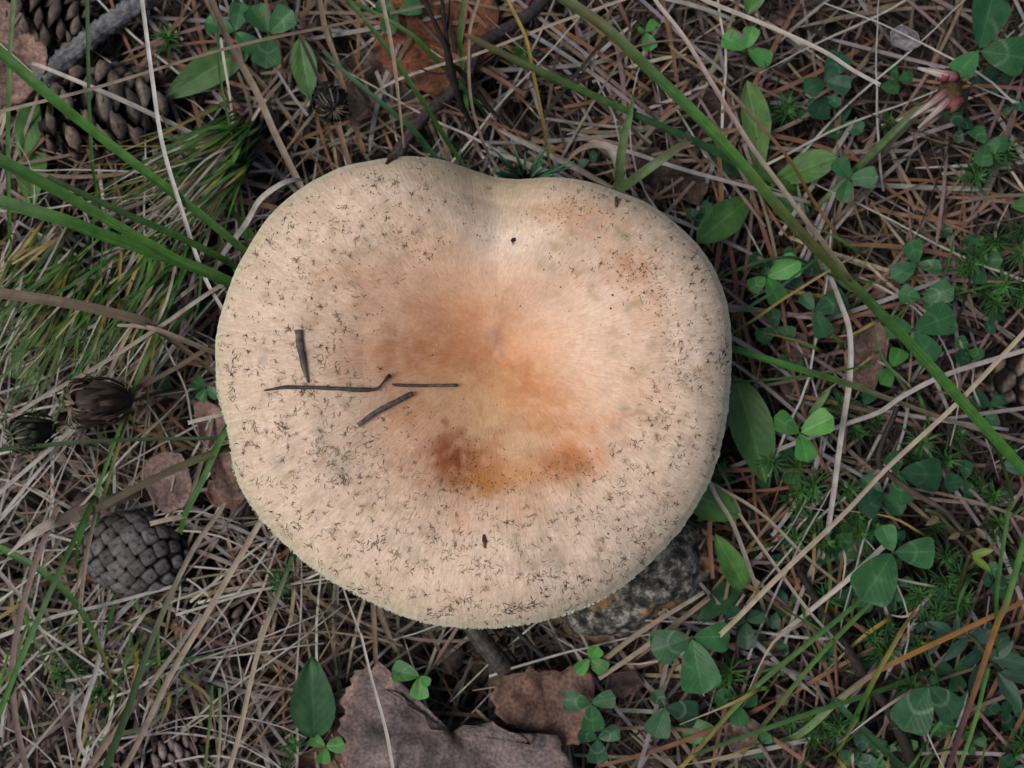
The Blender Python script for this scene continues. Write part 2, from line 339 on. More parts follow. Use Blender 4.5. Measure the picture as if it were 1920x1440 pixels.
# rolled edge and underside
rim = [mb.v[(NS - 1) * NT + i].copy() for i in range(NT)]
ctr = P(CX, CY, 0.040)
for kk, (f_, dz) in enumerate([(0.997, -.0012), (0.982, -.0026), (0.955, -.0026), (0.90, -.0015)]):
    for i, p in enumerate(rim):
        h = Vector((ctr.x, ctr.y, 0)); q = Vector((p.x, p.y, 0)); q = h + (q - h) * f_
        mb.v.append(Vector((q.x, q.y, p.z + dz))); mb.c.append((0.55, 0.52, 0.36)); mb.uv.append((th_all[i] * 20, 10 + kk))
ROWS = NS + 4
mb.f = [(j * NT + i, (j + 1) * NT + i, (j + 1) * NT + (i + 1) % NT, j * NT + (i + 1) % NT) for j in range(ROWS - 1) for i in range(NT)]
base = Vector((ctr.x + 0.002, ctr.y, 0.0)); base.z = ground_z(base.x, base.y)
mush = empty('mushroom', base)
tag(mush, 'large cream and peach funnel capped mushroom with dark flecks and notched rim', 'mushroom')
m, t, b = NM('mushroom_cap'); at = N(t, 'ShaderNodeAttribute', attribute_name='Col'); uv = N(t, 'ShaderNodeUVMap')
mp = N(t, 'ShaderNodeMapping'); mp.inputs['Scale'].default_value = (2.2, 0.9, 1); t.links.new(uv.outputs[0], mp.inputs[0])
n1 = N(t, 'ShaderNodeTexNoise', Scale=2.0, Detail=5.0, Roughness=0.6, Distortion=0.6); t.links.new(mp.outputs[0], n1.inputs['Vector'])
geo = N(t, 'ShaderNodeNewGeometry'); n2 = N(t, 'ShaderNodeTexNoise', Scale=900.0, Detail=5.0, Roughness=0.65); t.links.new(geo.outputs['Position'], n2.inputs['Vector'])
n3 = N(t, 'ShaderNodeTexNoise', Scale=160.0, Detail=4.0); t.links.new(geo.outputs['Position'], n3.inputs['Vector'])
r1 = ramp(t, n1.outputs[0], [(0.32, (0.84, 0.80, 0.76)), (0.68, (1.08, 1.09, 1.10))]); r2 = ramp(t, n2.outputs[0], [(0.3, (0.88, 0.86, 0.83)), (0.7, (1.07, 1.07, 1.08))]); r3 = ramp(t, n3.outputs[0], [(0.3, (0.93, 0.90, 0.87)), (0.7, (1.04, 1.04, 1.04))])
c = mul(t, mul(t, mul(t, at.outputs['Color'], r1.outputs[0]), r2.outputs[0]), r3.outputs[0]); t.links.new(c, b.inputs['Base Color'])
b.inputs['Roughness'].default_value = 0.6; b.inputs['Specular IOR Level'].default_value = 0.3
b.inputs['Subsurface Weight'].default_value = 0.25; b.inputs['Subsurface Radius'].default_value = (1.0, 0.5, 0.25); b.inputs['Subsurface Scale'].default_value = 0.0025
ad = N(t, 'ShaderNodeMath', operation='ADD'); t.links.new(n1.outputs[0], ad.inputs[0]); t.links.new(n2.outputs[0], ad.inputs[1])
bp = N(t, 'ShaderNodeBump', Strength=0.35, Distance=0.0005); t.links.new(ad.outputs[0], bp.inputs['Height']); t.links.new(bp.outputs[0], b.inputs['Normal'])
M['cap'] = m
cap = build(mb, 'cap', M['cap'], mush)
# gills: radial plates under the cap, too many and too thin to pick apart
mb = MB()
for i in range(0, NT, 3):
    p = rim[i]; h = Vector((ctr.x, ctr.y, 0)); d = Vector((p.x, p.y, 0)) - h; s_ = Vector((-d.y, d.x, 0)).normalized() * 0.00018
    a = h + d * 0.94 + Vector((0, 0, p.z - .0018)); bq = h + d * 0.22 + Vector((0, 0, 0.0335)); a2 = a - Vector((0, 0, .0022)); b2 = bq - Vector((0, 0, .006))
    mid = h + d * .6 + Vector((0, 0, p.z - .0015)); m2 = mid - Vector((0, 0, .006))
    v = []
    for q in (a, mid, bq, b2, m2, a2): v += [q - s_, q + s_]
    mb.add(v, [(0, 2, 8, 10), (2, 4, 6, 8), (1, 11, 9, 3), (3, 9, 7, 5), (10, 8, 9, 11), (8, 6, 7, 9)], [(0.55, 0.45, 0.30)] * 12, [(0, 0)] * 12)
tag(build(mb, 'gills', M['dry'], mush), kind='stuff')
# flesh under the cap, closing it between skin and gills
mb = MB(); fr = [0.955, 0.7, 0.45, 0.2]; fz = [-.0024, -.0006, .0, .0]
for k, f_ in enumerate(fr):
    for i in range(0, NT, 4):
        p = rim[i]; h = Vector((ctr.x, ctr.y, 0)); q = h + (Vector((p.x, p.y, 0)) - h) * f_
        z = p.z - .0024 if k == 0 else (p.z - .002) * (f_ - .2) / .8 + .0315 * (1 - (f_ - .2) / .8)
        mb.v.append(Vector((q.x, q.y, z))); mb.c.append((0.5, 0.4, 0.27)); mb.uv.append((i * .1, k))
W = NT // 4
mb.f = [(k * W + i, (k + 1) * W + i, (k + 1) * W + (i + 1) % W, k * W + (i + 1) % W) for k in range(3) for i in range(W)]
build(mb, 'flesh', M['dry'], mush)
mb = MB(); sp_ = catmull([Vector((base.x, base.y, base.z - .004)), Vector((base.x, base.y, .015)), Vector((base.x - .001, base.y, .025)), Vector((base.x - .002, base.y, .0325))], 4)
tube(mb, sp_, [0.013 * (1 - 0.2 * math.sin(i / len(sp_) * 3)) for i in range(len(sp_))], [(0.55, 0.42, 0.28)] * len(sp_), 20)
build(mb, 'stem', M['dry'], mush)
# dark fibrils stuck on the cap: short curved hairs in tufts
FIB = plant_mat('cap_fibril', 0.8, 0.1, 0.3, 0, 0)
mb = MB()
def fibril(x, y, ang, L, wpx, colr, curl):
    pts = []; n = 4; a = ang
    for k in range(n + 1):
        th, s = cap_at_px(x, y)
        if s > 0.992: break
        pts.append(P(x, y, float(cap_z(th, s)) + 0.00008 + 0.0009 * noise.noise(Vector((x * .008, y * .008, 5.0))) * (1 - s * .3) + 0.00025 * noise.noise(Vector((x * .03, y * .03, 2.0)))))
        x += math.cos(a) * L / n; y += math.sin(a) * L / n; a += curl
    if len(pts) < 3: return
    m_ = len(pts); px = PX(0.056)
    strip(mb, pts, [max(0.15, wpx * (1 - abs(2 * i / (m_ - 1) - 0.7) ** 2 * .6)) * px for i in range(m_)], [colr] * m_, 0.2, 0.05)
def fib_density(x, y, s, th):
    left = 0.5 - 0.5 * math.cos(th); d = max(0.0, min(1.0, (s - (0.52 - 0.14 * left)) / 0.22))
    dn = abs((th - TH_N + math.pi) % (2 * math.pi) - math.pi); d *= 1 - 0.93 * math.exp(-((dn) / 0.42) ** 2)
    d *= 0.45 + 1.1 * max(0, 0.5 + noise.noise(Vector((x * .016, y * .016, 3.0))))
    return d
placed = 0
while placed < 1350:
    x = random.uniform(400, 1375); y = random.uniform(290, 1180); th, s = cap_at_px(x, y)
    if s > 0.985 or random.random() > fib_density(x, y, s, th): continue
    placed += 1; pxx = (x - CX) / 460; upp = math.sin(th)
    dot = upp > 0.1 and random.random() < 0.75
    k = random.choice((1, 1, 2, 3, 3, 4, 5, 7)); k = 2 if dot else k
    a0 = random.uniform(0, 6.28); big = random.random() < 0.10
    cr = jit(random.choice(((0.11, 0.08, 0.05), (0.19, 0.14, 0.075), (0.24, 0.18, 0.10), (0.28, 0.20, 0.11), (0.33, 0.25, 0.15))), 0.3)
    if s > 0.88 and random.random() < .4: cr = jit((0.05, 0.03, 0.045))
    star = not dot and random.random() < .33
    if star or big:
        for q in range(3 if big else 2): fibril(x + random.gauss(0, 1.2), y + random.gauss(0, 1.2), random.uniform(0, 6.28), random.uniform(2.5, 4.5), random.uniform(1.4, 2.6), cr, 0.2)
        for q in range(random.randint(3, 8)): fibril(x + random.gauss(0, 1.5), y + random.gauss(0, 1.5), random.uniform(0, 6.28), random.uniform(4, 15 if big else 11), random.choice((0.5, 0.6, 0.8)), cr, random.gauss(0, .3))
        k = random.choice((0, 0, 1))
    for q in range(k):
        if q and q % 3 == 0: x += random.gauss(0, 10); y += random.gauss(0, 8)
        spread = 4 if dot else (9 if big else 8)
        fibril(x + random.gauss(0, spread), y + random.gauss(0, spread * .7), a0 + random.gauss(0, 0.9), random.uniform(2.5, 5) if dot else random.uniform(4, 14 if not big else 22), random.uniform(0.9, 2.2) if dot else random.choice((0.5, 0.6, 0.7, 0.8, 1.0, 1.5)), cr, random.gauss(0, 0.38))
# specks in the rusty stains, and the larger dark streaks near the lower rim
for (sx, sy, rx, ry, n) in [(865,860,65,45,90),(905,905,55,25,50),(1085,875,45,30,40),(1000,900,50,25,30),(1190,510,40,40,50),(1060,395,90,25,45),(1230,580,30,60,40),(770,785,45,30,30)]:
    for k in range(n):
        fibril(random.gauss(sx, rx * .6), random.gauss(sy, ry * .6), random.uniform(0, 6.28), random.uniform(2, 6), random.uniform(0.7, 1.8), jit((0.15, 0.07, 0.035), .4), random.gauss(0, .3))
for (x0, y0, x1, y1, n) in [(930,1150,1015,1132,42),(650,1100,690,1118,16),(800,1155,835,1152,16),(1060,1148,1110,1135,18),(1290,985,1310,950,24),(1350,700,1362,640,24),(430,870,455,920,20),(1150,1065,1175,1050,12),(545,975,560,990,10),(1000,1082,1015,1094,8),(690,1030,720,1010,16),(640,890,660,930,14),(520,790,535,800,14),(430,700,440,660,14)]:
    for k in range(n):
        f = random.random(); fibril(x0 + (x1 - x0) * f + random.gauss(0, 4), y0 + (y1 - y0) * f + random.gauss(0, 4), math.atan2(y1 - y0, x1 - x0) + random.gauss(0, .35), random.uniform(5, 13), random.uniform(0.8, 2.0), jit((0.06, 0.042, 0.04), .3), random.gauss(0, .25))
tag(build(mb, 'dark_fibrils', FIB, cap), kind='stuff')
# pale felt hairs
mb = MB()
for k in range(3600):
    x = random.uniform(400, 1375); y = random.uniform(290, 1180); th, s = cap_at_px(x, y)
    if s > 0.97 or s < .12 or random.random() > 0.2 + s * .8 or (abs((th - TH_N + math.pi) % (2 * math.pi) - math.pi) < .75 and random.random() < .8): continue
    a = math.atan2(y - CY, x - CX) + random.gauss(0, .4)
    fibril(x, y, a, random.uniform(8, 26), random.uniform(0.8, 1.5), tuple(min(.85, q_ * random.uniform(1.0, 1.22)) for q_ in cap_colour(x, y, s, th)), random.gauss(0, .1))
for k in range(420):      # the fuzzy fringe that stands out along the lower margin
    th = random.uniform(-math.pi + .1, -.95); r = float(Rpx(th)); px_, py_ = CX + r * math.cos(th), CY - r * math.sin(th)
    p = P(px_, py_, float(cap_z(th, 1.0)) - random.uniform(-.0004, .0022)); d = Vector((math.cos(th + random.gauss(0, .5)), math.sin(th + random.gauss(0, .5)), random.uniform(-.7, .3)))
    L = random.uniform(.0001, .0004)
    strip(mb, [p - d * .0006, p + d * L * .5, p + d * L + Vector((0, 0, -.0002))], [.0005, .0004, .0002], [jit((0.52, 0.50, 0.37), .12)] * 3)
tag(build(mb, 'felt_hairs', FIB, cap), kind='stuff')
mb = MB()
for k in range(70):       # clinging grains and droplets
    x = random.uniform(500, 1300); y = random.uniform(420, 1120); th, s = cap_at_px(x, y)
    if s > .9: continue
    p = cap_point(x, y, .0003); r = random.uniform(.00012, .0003)
    v = [p + Vector(q) * r for q in ((1, 0, 0), (0, 1, 0), (-1, 0, 0), (0, -1, 0), (0, 0, 1.2), (0, 0, -1))]
    mb.add(v, [(0, 1, 4), (1, 2, 4), (2, 3, 4), (3, 0, 4), (1, 0, 5), (2, 1, 5), (3, 2, 5), (0, 3, 5)], [(0.75, 0.72, 0.68) if k % 3 else (0.05, 0.03, 0.02)] * 6, [(0, 0)] * 6)
tag(build(mb, 'grains', FIB, cap), kind='stuff')

# ------------------------------------------------------------------ stone beside the stem
def blob(mb, outline, ztop, zbot, colf, seed, rings=16, spokes=64, rough=0.0016):
    """a lumpy solid whose top follows a traced outline"""
    cx = sum(p[0] for p in outline) / len(outline); cy = sum(p[1] for p in outline) / len(outline)
    tt = [math.atan2(y - cy, x - cx) for x, y in outline]; rr = [math.hypot(x - cx, y - cy) for x, y in outline]
    o = sorted(range(len(tt)), key=lambda i: tt[i]); T = np.array([tt[i] for i in o]); Q = np.array([rr[i] for i in o])
    T = np.concatenate([T - 2 * math.pi, T, T + 2 * math.pi]); Q = np.tile(Q, 3)
    v = []; c = []; uv = []; f = []
    for j in range(rings + 1):
        a = j / rings * math.pi * 0.62
        for i in range(spokes):
            th = -math.pi + 2 * math.pi * i / spokes; r = float(np.interp(th, T, Q)) * min(1.0, math.sin(min(a, math.pi / 2)) ** 0.8)
            z = zbot + (ztop - zbot) * (math.cos(a) * 0.9 + 0.1) if a < math.pi / 2 else zbot * 1.0 - 0.004 * (a - math.pi / 2)
            p = P(cx + r * math.cos(th), cy + r * math.sin(th), z)
            q = p * 160 + Vector((seed, 0, 0)); d = rough * (noise.noise(q) + .6 * noise.noise(q * 2.3) + .4 * noise.noise(q * 6))
            p = p + Vector((math.cos(th) * d * .5, -math.sin(th) * d * .5, d)); v.append(p); c.append(colf(p)); uv.append((i * .3, j * .5))
    f = [(j * spokes + i, (j + 1) * spokes + i, (j + 1) * spokes + (i + 1) % spokes, j * spokes + (i + 1) % spokes) for j in range(rings) for i in range(spokes)]
    mb.add(v, f, c, uv)
m, t, b = NM('lichen_stone'); geo = N(t, 'ShaderNodeNewGeometry')
n1 = N(t, 'ShaderNodeTexNoise', Scale=300.0, Detail=8.0, Roughness=0.7); t.links.new(geo.outputs['Position'], n1.inputs['Vector'])
n2 = N(t, 'ShaderNodeTexNoise', Scale=75.0, Detail=4.0); t.links.new(geo.outputs['Position'], n2.inputs['Vector'])
n3 = N(t, 'ShaderNodeTexNoise', Scale=58.0, Detail=4.0, Distortion=.5); mpn = N(t, 'ShaderNodeMapping'); mpn.inputs['Location'].default_value = (3, 1, 7); t.links.new(geo.outputs['Position'], mpn.inputs[0]); t.links.new(mpn.outputs[0], n3.inputs['Vector'])
r1 = ramp(t, n1.outputs[0], [(0.36, (0.012, 0.012, 0.013)), (0.45, (0.07, 0.065, 0.055)), (0.52, (0.20, 0.18, 0.145)), (0.60, (0.42, 0.40, 0.36))])
r2 = ramp(t, n2.outputs[0], [(0.50, (0, 0, 0)), (0.60, (.85, .85, .85))]); c = mul(t, r1.outputs[0], (0.38, 0.19, 0.06), r2.outputs[0], 'MIX')
r3 = ramp(t, n3.outputs[0], [(0.62, (0, 0, 0)), (0.68, (.6, .6, .6))]); c = mul(t, c, (0.42, 0.42, 0.42), r3.outputs[0], 'MIX'); c = mul(t, c, r1.outputs[0], 0.5, 'OVERLAY')
t.links.new(c, b.inputs['Base Color']); b.inputs['Roughness'].default_value = 0.9
bp = N(t, 'ShaderNodeBump', Strength=0.9, Distance=0.001); t.links.new(n1.outputs[0], bp.inputs['Height']); t.links.new(bp.outputs[0], b.inputs['Normal'])
mb = MB(); blob(mb, [(1060,1190),(1040,1120),(1100,1050),(1180,1000),(1270,955),(1330,980),(1350,1060),(1330,1120),(1250,1160),(1150,1210)], 0.024, -0.006, lambda p: (.1, .1, .1), 3, 26, 96)
tag(build(mb, 'stone', m), 'lichen crusted grey stone with orange patches at the foot of the mushroom', 'stone')

# ------------------------------------------------------------------ litter
def mkneedle(mb, p, yaw, pitch, L, w, c0, c1, bend, flat=0.55, seg=4):
    d = Vector((math.cos(yaw) * math.cos(pitch), math.sin(yaw) * math.cos(pitch), math.sin(pitch))); s = Vector((-math.sin(yaw), math.cos(yaw), 0))
    pts = [p + d * L * (k / seg - .5) + s * bend * L * (1 - (2 * k / seg - 1) ** 2) for k in range(seg + 1)]
    ws = [w * (0.8, 1, 1, 1, 0.25)[int(k * 4 / seg)] for k in range(seg + 1)]
    strip(mb, pts, ws, [lerp_list([c0, c1], k / seg) for k in range(seg + 1)], flat, 0.0)
PAL = [(TAN, 6), (RUST, 2), (BROWN, 5), (PINK, 4), (STRAW, 5), (GREY, 6), (PALE, 3), (DARK, 3)]
PALW = [w_ for _, w_ in PAL]
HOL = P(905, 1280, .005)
def hollow(x, y): return math.exp(-((x - HOL.x) / .027) ** 2 - ((y - HOL.y) / .014) ** 2)      # a dip in the litter; its needles also darken, painting in the cap's shade
mb = MB()
for k in range(18000):
    x = random.uniform(-.27, .27); y = random.uniform(-.22, .22)
    if k >= 11500:
        a_ = random.uniform(0, 6.283); q_ = random.uniform(1.0, 2.6); x = math.cos(a_) * .27 * q_; y = math.sin(a_) * .24 * q_
    lay = random.random()
    lf = max(0.0, min(1.0, .5 - x / .14 - y / .25 * .4)); lr_shade = max(0.0, min(1.0, (x - .02) / .07)) * max(0.0, min(1.0, (.03 - y) / .06)); lay *= (1 - .3 * lr_shade) * (1 - .75 * hollow(x, y)); cc = random.choices([q for q, _ in PAL], [5 - 2 * lr_shade, 3 - lf, 6 - 2 * lf, 4 - 2 * lr_shade, max(.5, 2 + 4 * lf - lr_shade), 4 + 2 * lf - 2 * lr_shade, 1 + 2.5 * lf - .6 * lr_shade, 6 - 3 * lf + 8 * lr_shade])[0]; cc = jit(cc, .3)  # shade over the lower right is painted in through darker needle colours
    if lay < .55: cc = tuple(a_ * .33 + b_ * .67 for a_, b_ in zip(cc, jit(DARK, .3)))     # lower needles rot dark; the shade of the gaps is painted in too
    thin = random.random() < .4
    L = random.uniform(.022, .055) if not thin else random.uniform(.03, .08)
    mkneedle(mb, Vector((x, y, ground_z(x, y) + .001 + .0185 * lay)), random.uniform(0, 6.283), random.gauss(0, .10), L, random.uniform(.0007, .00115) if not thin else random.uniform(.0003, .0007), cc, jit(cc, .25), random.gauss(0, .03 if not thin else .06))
for k in range(2600):       # crumbs of bark, leaf and scale
    x = random.uniform(-.27, .27); y = random.uniform(-.22, .22); cc = jit(random.choice((BROWN, DARK, PINK, TAN, DARK)), .3); a = random.uniform(0, 6.28)
    r = random.uniform(.001, .0038); z = ground_z(x, y) + random.uniform(.0005, .012); n_ = Vector((random.gauss(0, .4), random.gauss(0, .4), 1)).normalized(); e1 = n_.orthogonal(); e2 = n_.cross(e1)
    v = []; ns = 6
    for lv in (0, -.25):
        for q in range(ns):
            aa = a + q / ns * 6.283; rr_ = r * random.uniform(.6, 1.2); v.append(Vector((x, y, z)) + e1 * math.cos(aa) * rr_ + e2 * math.sin(aa) * rr_ * .7 + n_ * lv * r)
    mb.add(v, [tuple(range(ns)), tuple(range(2 * ns - 1, ns - 1, -1))] + [(q, q + ns, (q + 1) % ns + ns, (q + 1) % ns) for q in range(ns)], [cc] * 12, [(random.random(), q * .2) for q in range(12)])
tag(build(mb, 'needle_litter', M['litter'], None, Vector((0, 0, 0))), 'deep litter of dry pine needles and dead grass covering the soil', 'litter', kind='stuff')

MARKS = [(190,215,'the large open pine cone'),(100,30,'the lichened twig'),(250,1035,'the closed pine cone'),(320,1410,'the flaky gnawed cone'),(1880,690,'the half buried cone'),(850,1420,'the big lobed dead leaf'),(1020,1320,'the brown toothed dead leaf'),(310,900,'the pinkish dead leaf'),(820,70,'the spotted red leaf'),(590,1300,'the dark green toothed leaf'),(1300,1220,'the big clover with holes'),(1500,815,'the bright clover'),(1590,335,'the clover at the pale flower stem'),(1715,560,'the clover cluster'),(1675,1040,'the perforated clover'),(1745,1310,'the folded toothed clover'),(1545,160,'the dark clover'),(1850,80,'the large corner clover'),(1840,1220,'the dark creeping plant'),(1190,1090,'the lichen crusted stone'),(470,100,'the clovers at the thick straw stalk'),(180,755,'the brown withered flower head'),(1430,300,'the leaf rosette'),(1410,800,'the blotched green leaf'),(1620,1280,'the dark flattened twig'),(100,1200,'the bent brownish pink stem'),(480,1150,'the green stem with a red joint'),(1200,90,'the top of the tall broad blade'),(700,1180,'the two needles under the rim'),(1690,860,'the hooked dead stem'),(1450,1380,'the level dark green blade'),(1770,190,'the faded clover flower'),(120,560,'the limp brown blade'),(620,190,'the black dried flower head'),(1060,250,'the blue green tuft')]
def near(px, py): return min(MARKS, key=lambda q: (q[0] - px) ** 2 + (q[1] - py) ** 2)[2]
# the needles one can pick out: copies sharing a few meshes
CLS = [('reddish brown pine needle lying', RUST, 80, 'reddish brown needles'), ('tan pine needle lying', TAN, 80, 'tan needles'),
       ('greyish weathered pine needle lying', GREY, 70, 'grey needles'), ('pinkish dry pine needle lying', PINK, 66, 'pinkish needles')]
def free(px, py):
    th, s = cap_at_px(px, py); return s > 0.9
for lab, cc, n, grp in CLS:
    vari = []
    for q in range(6):
        mb = MB(); mkneedle(mb, Vector((0, 0, 0)), 0, 0, random.uniform(.030, .056), random.uniform(.0008, .0013), jit(cc, .25), jit(cc, .35), random.gauss(0, .04), .6, 8)
        vari.append(mb.mesh('pine_needle', M['dry']))
    k = 0
    while k < n:
        px, py = random.uniform(-20, 1940), random.uniform(-20, 1460)
        if not free(px, py): continue
        p = P(px, py, random.uniform(.0115, .0155))
        if hollow(p.x, p.y) > .25: continue
        k += 1
        o = link('pine_needle', random.choice(vari), None, p); o.rotation_euler = (0, random.gauss(0, .07), random.uniform(0, 6.283)); tag(o, lab + ' near ' + near(px, py), 'pine needle', grp + ' by ' + near(px, py))
# thin dry grass lying about
for lab, cc, n, grp, wd in [('thin pale dead grass stalk lying', PALE, 120, 'thin pale dead grass', .00065), ('thin brownish dead grass stalk lying', TAN, 40, 'thin brownish dead grass', .0006)]:
    vari = []
    for q in range(8):
        mb = MB(); L = random.uniform(.045, .085); a = 0; p = Vector((0, 0, 0)); pts = []; cv = random.gauss(0, .08)
        for i in range(11):
            pts.append(p.copy()); a += cv + random.gauss(0, .06); p = p + Vector((math.cos(a), math.sin(a), random.gauss(0, .03))) * L / 10
        c0 = pts[5].copy(); pts = [x_ - c0 for x_ in pts]; w_ = wd * random.uniform(.7, 1.3)
        strip(mb, pts, [w_ * (1 - .6 * i / 10) for i in range(11)], [jit(cc, .2)] * 11, .35, .05); vari.append(mb.mesh('grass', M['dry']))
    for k in range(n):
        left = random.random() < .6
        for tries in range(50):
            px, py = (random.uniform(0, 620), random.uniform(380, 1440)) if left else (random.uniform(0, 1920), random.uniform(0, 1440))
            if free(px, py) and hollow(*P(px, py, .015)[:2]) < .2: break
        o = link('grass_plant', random.choice(vari), None, P(px, py, random.uniform(.0135, .018))); o.rotation_euler = (random.gauss(0, .05), random.gauss(0, .05), random.uniform(0, 6.283) if not left else random.gauss(.9, .5)); tag(o, lab + ' near ' + near(px, py), 'grass', grp + ' by ' + near(px, py))

# ------------------------------------------------------------------ traced blades and stalks: points are (photo x, y, height in mm)
def trace(name, label, pts, w, cols, kind='strip', root='', mat=None, group=None, cat='grass', drop=0.022, rough=0.0):
    q = [P(x, y, z / 1000) for x, y, z in pts]; px = [PX(z / 1000) for _, _, z in pts]
    W_ = list(w) if isinstance(w, (list, tuple)) else [w]
    def ext(a, b_):
        d = a - b_; d.z = 0; d.normalize(); e1 = a + d * drop * .6; e1.z = a.z * .62; e2 = a + d * drop; e2.z = ground_z(e2.x, e2.y) - .002
        return [e1, e2]
    na = 0
    if 'a' in root: e = ext(q[0], q[1]); q = [e[1], e[0]] + q; px = [px[0]] * 2 + px
    if 'b' in root: e = ext(q[-1], q[-2]); q = q + e; px = px + [px[-1]] * 2
    n = 14 if rough else 6; s = catmull(q, n); m_ = len(s); mb = MB()
    pxs = [lerp_list([float(v_) for v_ in px], i / (m_ - 1)) for i in range(m_)]
    ws = [lerp_list([float(v_) for v_ in W_], i / (m_ - 1)) * pxs[i] for i in range(m_)]
    cs = [lerp_list(cols, i / (m_ - 1)) if len(cols) > 1 else cols[0] for i in range(m_)]
    if kind == 'strip': strip(mb, s, ws, cs, .16, .27)
    else: tube(mb, s, [x / 2 for x in ws], cs, 16 if rough else 7, rough, random.random() * 50)
    if mat is None: mat = M['green'] if cols[len(cols) // 2][1] > cols[len(cols) // 2][0] * 1.15 else M['dry']
    o = build(mb, name, mat); tag(o, label, cat, group); return o
T_ = trace
# broad green blades on the left
T_('grass_plant','broad green grass blade passing over the open pine cone to the cap rim',[(-60,50,66),(0,98,62),(100,185,57),(170,242,52),(300,343,45),(380,405,40),(460,472,34)],[24,22,19,17,15,12,10],[GRN,BGRN,GRN,DGRN],root='b')
T_('grass_plant','broad green grass blade running beside the thinner blade toward the mushroom',[(-60,268,62),(0,300,60),(117,363,54),(233,430,48),(320,480,42),(400,520,36)],[26,23,19,17,14,11],[GRN,BGRN,GRN],root='b')
T_('grass_plant','thin dark green grass blade lying along a broader one',[(90,330,58),(127,350,57),(233,400,52),(333,443,45),(407,480,38),(445,502,33)],[8,12,13,13,12,9],[DGRN,GRN,DGRN],root='b')
T_('grass_plant','widest pale green grass blade ending under the left side of the cap',[(-60,358,60),(0,378,58),(110,410,54),(200,443,48),(290,475,43),(370,503,39),(432,530,35)],[27,25,23,22,21,20,18],[PGRN,BGRN,GRN,GRN],root='b')
T_('grass_plant','slim upright green blade crossing the tan leaf beside the lichened twig',[(29,-40,50),(26,0,48),(18,133,42),(16,300,32),(20,480,18),(22,560,8)],[9,9,9,8,7,6],[PGRN,GRN,GRN],root='b')
T_('grass_plant','slim green blade hanging straight down over the open pine cone',[(163,-40,48),(164,0,46),(167,167,38),(173,300,28),(182,367,18)],[8,7,7,6,5],[BLGRN,GRN,DGRN],root='b')
T_('grass_plant','hair thin green blade dropping past the pale lance leaf to the cap',[(406,-20,40),(410,30,38),(413,143,34),(443,300,28),(462,455,22)],[4,5,5,6,6],[DGRN,GRN,BGRN],root='b')
T_('grass_plant','brown tipped green blade curving out of the left tuft',[(303,215,30),(330,270,30),(370,325,28),(410,365,24),(455,420,18)],[4,7,9,10,9],[BROWN,BROWN,GRN,GRN],root='b')
T_('grass_plant','long dark green blade running level from the dry flower head to the cap',[(-50,848,38),(0,843,38),(167,828,37),(300,823,36),(434,822,34)],[9,8,7,7,6],[DGRN,DGRN,GRN],root='b')
T_('grass_plant','short level green blade above the brown dry flower head',[(-30,664,30),(0,660,30),(133,647,28),(277,643,22)],[6,6,6,4],[DGRN,GRN,DGRN],root='a')
T_('grass_plant','stiff green stem with a pale joint leaning from under the left rim',[(432,795,40),(400,857,38),(378,905,36),(350,960,33),(338,1000,28)],[13,13,12,12,9],[BGRN,GRN,GRN],root='a')
T_('grass_plant','slender bright green blade slanting from the rim past the dry flower head',[(362,478,30),(330,545,32),(300,613,33),(267,687,33),(233,780,32),(200,873,28),(167,965,22)],[5,7,7,7,7,7,6],[GRN,BGRN,GRN],root='b')
T_('grass_plant','slender green and yellow blade paired with a brighter one past the flower head',[(352,490,28),(318,570,30),(290,640,31),(255,730,31),(228,820,30),(195,930,26),(172,1010,18)],[5,6,7,7,7,6,5],[GRN,YEL,GRN,GRN],root='b')
T_('grass_plant','green stem slanting over the dark gap left of the closed cone',[(180,930,30),(165,960,34),(107,1083,38),(70,1167,38),(33,1253,36),(-5,1350,30),(-25,1400,22)],[8,10,11,11,12,11,10],[DGRN,BGRN,GRN],root='b')
T_('grass_plant','curved green blade with a red tip below the closed pine cone',[(-10,1022,28),(13,1033,29),(83,1073,30),(150,1140,28),(193,1227,24),(217,1307,17)],[10,15,14,13,11,3],[BLGRN,BGRN,GRN,GRN,RUST],root='a')
T_('grass_plant','dark green stem with a straw top beside the closed pine cone',[(422,940,36),(410,963,36),(367,1023,36),(317,1123,35),(273,1233,33),(240,1333,30),(198,1445,24)],[8,9,10,12,14,15,15],[STRAW,STRAW,DGRN,DGRN,DGRN],root='b')
T_('grass_plant','green upper stem turning straw coloured below its red joint',[(552,1035,36),(547,1047,36),(520,1120,35),(493,1190,34),(470,1280,30),(450,1373,25),(430,1445,18)],[7,9,9,9,9,9,11],[GRN,GRN,DGRN,STRAW,STRAW,STRAW,GRN],root='ab')
T_('grass_plant','fine green blade with yellow flecks crossing below the cone',[(90,1180,16),(140,1205,18),(210,1230,19),(300,1240,19),(420,1225,16)],[4,6,6,5,4],[GRN,OLIVE,GRN],root='a')
T_('grass_plant','pale green blade lying among straw left of the dark green leaf',[(390,1245,18),(330,1310,20),(280,1360,20),(230,1375,18)],[4,8,9,6],[PGRN,PGRN,GRN],root='b')
T_('grass_plant','narrow green blade pair member standing by the flaky cone',[(398,1285,18),(395,1340,20),(385,1440,18)],[5,6,6],[GRN,OLIVE,GRN],root='b')
T_('grass_plant','narrow pale blade beside the flaky cone',[(412,1290,18),(413,1370,20),(408,1445,16)],[5,6,6],[PGRN,STRAW,GRN],root='b')
